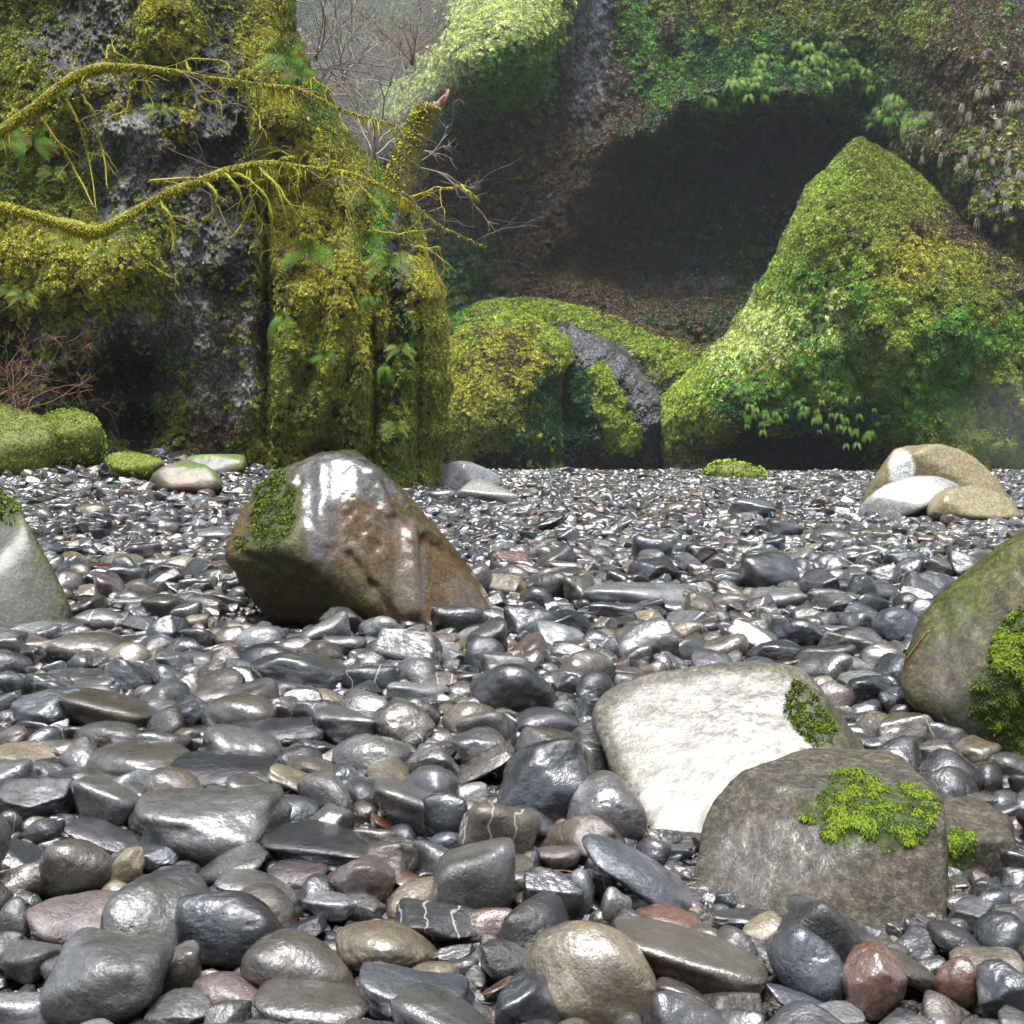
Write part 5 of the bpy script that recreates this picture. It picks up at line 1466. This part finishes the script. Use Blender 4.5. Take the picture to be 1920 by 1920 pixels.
PXg, PYg, Pg, Ng = FW
def wall_point(px, py):
    k = np.argmin((PYg[:, 0] - py) ** 2); j = np.argmin((PXg[0] - px) ** 2)
    return Pg[k, j], Ng[k, j]
SMALLF = [fern_mesh('hanging_fern', 80 + k, 6, 8, [MAT_FERN_PALE if k % 2 else MAT_FERN], .7, .45, .13) for k in range(4)]
arc = [(1330, 225), (1360, 190), (1400, 160), (1450, 130), (1510, 105), (1560, 130), (1600, 160), (1640, 190), (1680, 215), (1720, 250)]
AA = smooth_path([(a[0], a[1], 0) for a in arc], 12)
for k in range(150):
    q_ = AA[rc.integers(0, len(AA))]; x = q_[0] + rc.normal() * 24; y = q_[1] + abs(rc.normal()) * 26 - 22
    p, nn = wall_point(x, y)
    o = link('hanging_fern', SMALLF[k % 4], None, p + nn * .25); s = rc.uniform(.5, .85)
    o.scale = (s, s, s); o.rotation_euler = (0, 0, rc.uniform(-.5, .5))
    tag(o, 'small pale green fern, one of many fringing the brow over the grotto', 'fern', 'ferns fringing the grotto brow')
MAT_STRAW = leaf_material('dry_grass_straw', (.24, .21, .15), .35)
dm = drape_mesh('dry_grass_tuft', 91, 90); dm.materials.clear(); dm.materials.append(MAT_STRAW)
for k in range(64):
    if k < 40: x, y = rc.uniform(1650, 1915), rc.uniform(150, 470)
    else: x, y = rc.uniform(1640, 1900), rc.uniform(290, 560)
    if y < 230 and x < 1720: y += 160
    p, nn = wall_point(x, y)
    if x < 1900 and y > 330 + (x - 1660) * .4 + 60: y -= 120; p, nn = wall_point(x, y)
    o = link('dry_grass_tuft', dm, None, p + nn * .2); s = rc.uniform(.2, .34)
    o.scale = (s * .6, s * .6, s * 1.5); o.rotation_euler = (0, 0, rc.uniform(-.4, .4))
    tag(o, 'straw coloured drooping grass tuft, one of many hanging on the bare far wall', 'grass tuft', 'dry grass tufts on the far wall')
# ferns along the undercut foot of the buttress
for k in range(46):
    x = rc.uniform(1390, 1640); y = 786 - 18 * math.sin((x - 1390) / 250 * math.pi) + rc.normal() * 26
    o = link('hanging_fern', SMALLF[k % 4], None, at(x, y, 46.2)); s = rc.uniform(.22, .42)
    o.scale = (s, s, s * 1.2); o.rotation_euler = (0, 0, rc.uniform(-.5, .5))
    tag(o, 'small green fern, one of many hanging over the undercut foot of the buttress', 'fern', 'ferns over the buttress undercut')

# ---------- small litter --------------------------------------------------------------
def stick(pts, Ys, r, mat, label, name='twig', cat='twig'):
    P = px_path(pts, Ys, 6); V, Q, T = tubes([(P, np.linspace(r, r * .6, len(P)))], 7, .2, 4)
    tag(link(name, np_mesh(name, V - P[0], quads=Q, tris=T, mats=[mat]), None, P[0]), label, cat)
MAT_STICK = bark_material('orange_twig_bark', (.16, .06, .02), (.42, .20, .06), 60)
MAT_DRY = bark_material('dry_twig_bark', (.18, .15, .08), (.30, .26, .15), 60)
stick([(1700, 1238), (1718, 1212), (1742, 1182)], [3.55, 3.52, 3.5], .006, MAT_STICK, 'straight orange brown twig leaning on the olive boulder')
stick([(1733, 1340), (1742, 1362), (1752, 1382)], [3.4, 3.36, 3.32], .003, MAT_DRY, 'thin yellow twig above the wedged reddish cobble')
stick([(972, 1672), (1000, 1640), (1050, 1632), (1100, 1640)], [2.55, 2.55, 2.55, 2.5], .0022, MAT_STICK, 'thin bent twig arching over the glossy jagged cobble')
stick([(1712, 1792), (1722, 1784), (1732, 1778)], [2.2] * 3, .004, MAT_STICK, 'short orange stick before the moss capped boulder')
stick([(1772, 1872), (1780, 1888), (1784, 1900)], [2.05] * 3, .0016, MAT_DRY, 'short straw by the brown upright cobble', 'straw', 'straw')

# ------------------------------------------------------------------ haze
def box(name, lo, hi):
    V = [(x, y, z) for x in (lo[0], hi[0]) for y in (lo[1], hi[1]) for z in (lo[2], hi[2])]
    Q = [(0, 1, 3, 2), (4, 6, 7, 5), (0, 4, 5, 1), (2, 3, 7, 6), (0, 2, 6, 4), (1, 5, 7, 3)]
    m = bpy.data.materials.new('pale_haze'); m.use_nodes = True; nt = m.node_tree
    nt.nodes.remove(nt.nodes['Principled BSDF'])
    v = nt.nodes.new('ShaderNodeVolumePrincipled')
    v.inputs['Color'].default_value = (.88, .92, 1.0, 1); v.inputs['Density'].default_value = HAZE
    v.inputs['Anisotropy'].default_value = .2
    nt.links.new(v.outputs[0], nt.nodes['Material Output'].inputs['Volume'])
    return link(name, np_mesh(name, V, quads=Q, mats=[m], smooth=False))
HAZE = .0003
tag(box('haze', (-120, -70, -2.6), (140, 420, 60)), 'thin pale damp air filling the canyon', None, None, 'stuff')

def mist(name, c, r, dens, label):
    V, T = ico(4)
    m = bpy.data.materials.new('mist_air'); m.use_nodes = True; nt = m.node_tree
    nt.nodes.remove(nt.nodes['Principled BSDF'])
    v = nt.nodes.new('ShaderNodeVolumePrincipled')
    v.inputs['Color'].default_value = (.93, .96, 1.0, 1); v.inputs['Density'].default_value = dens
    nt.links.new(v.outputs[0], nt.nodes['Material Output'].inputs['Volume'])
    tag(link(name, np_mesh(name, V * np.array(r), tris=T, mats=[m]), None, c), label, None, None, 'stuff')
mist('valley_mist', at(720, 20, 62), (9.0, 11.0, 7.5), .006, 'pale mist hanging in the open valley above the bright moss slope')
mist('spray_mist', at(1880, 800, 47.5), (3.2, 2.5, 2.2), .018, 'drifting pale spray at the foot of the great buttress')
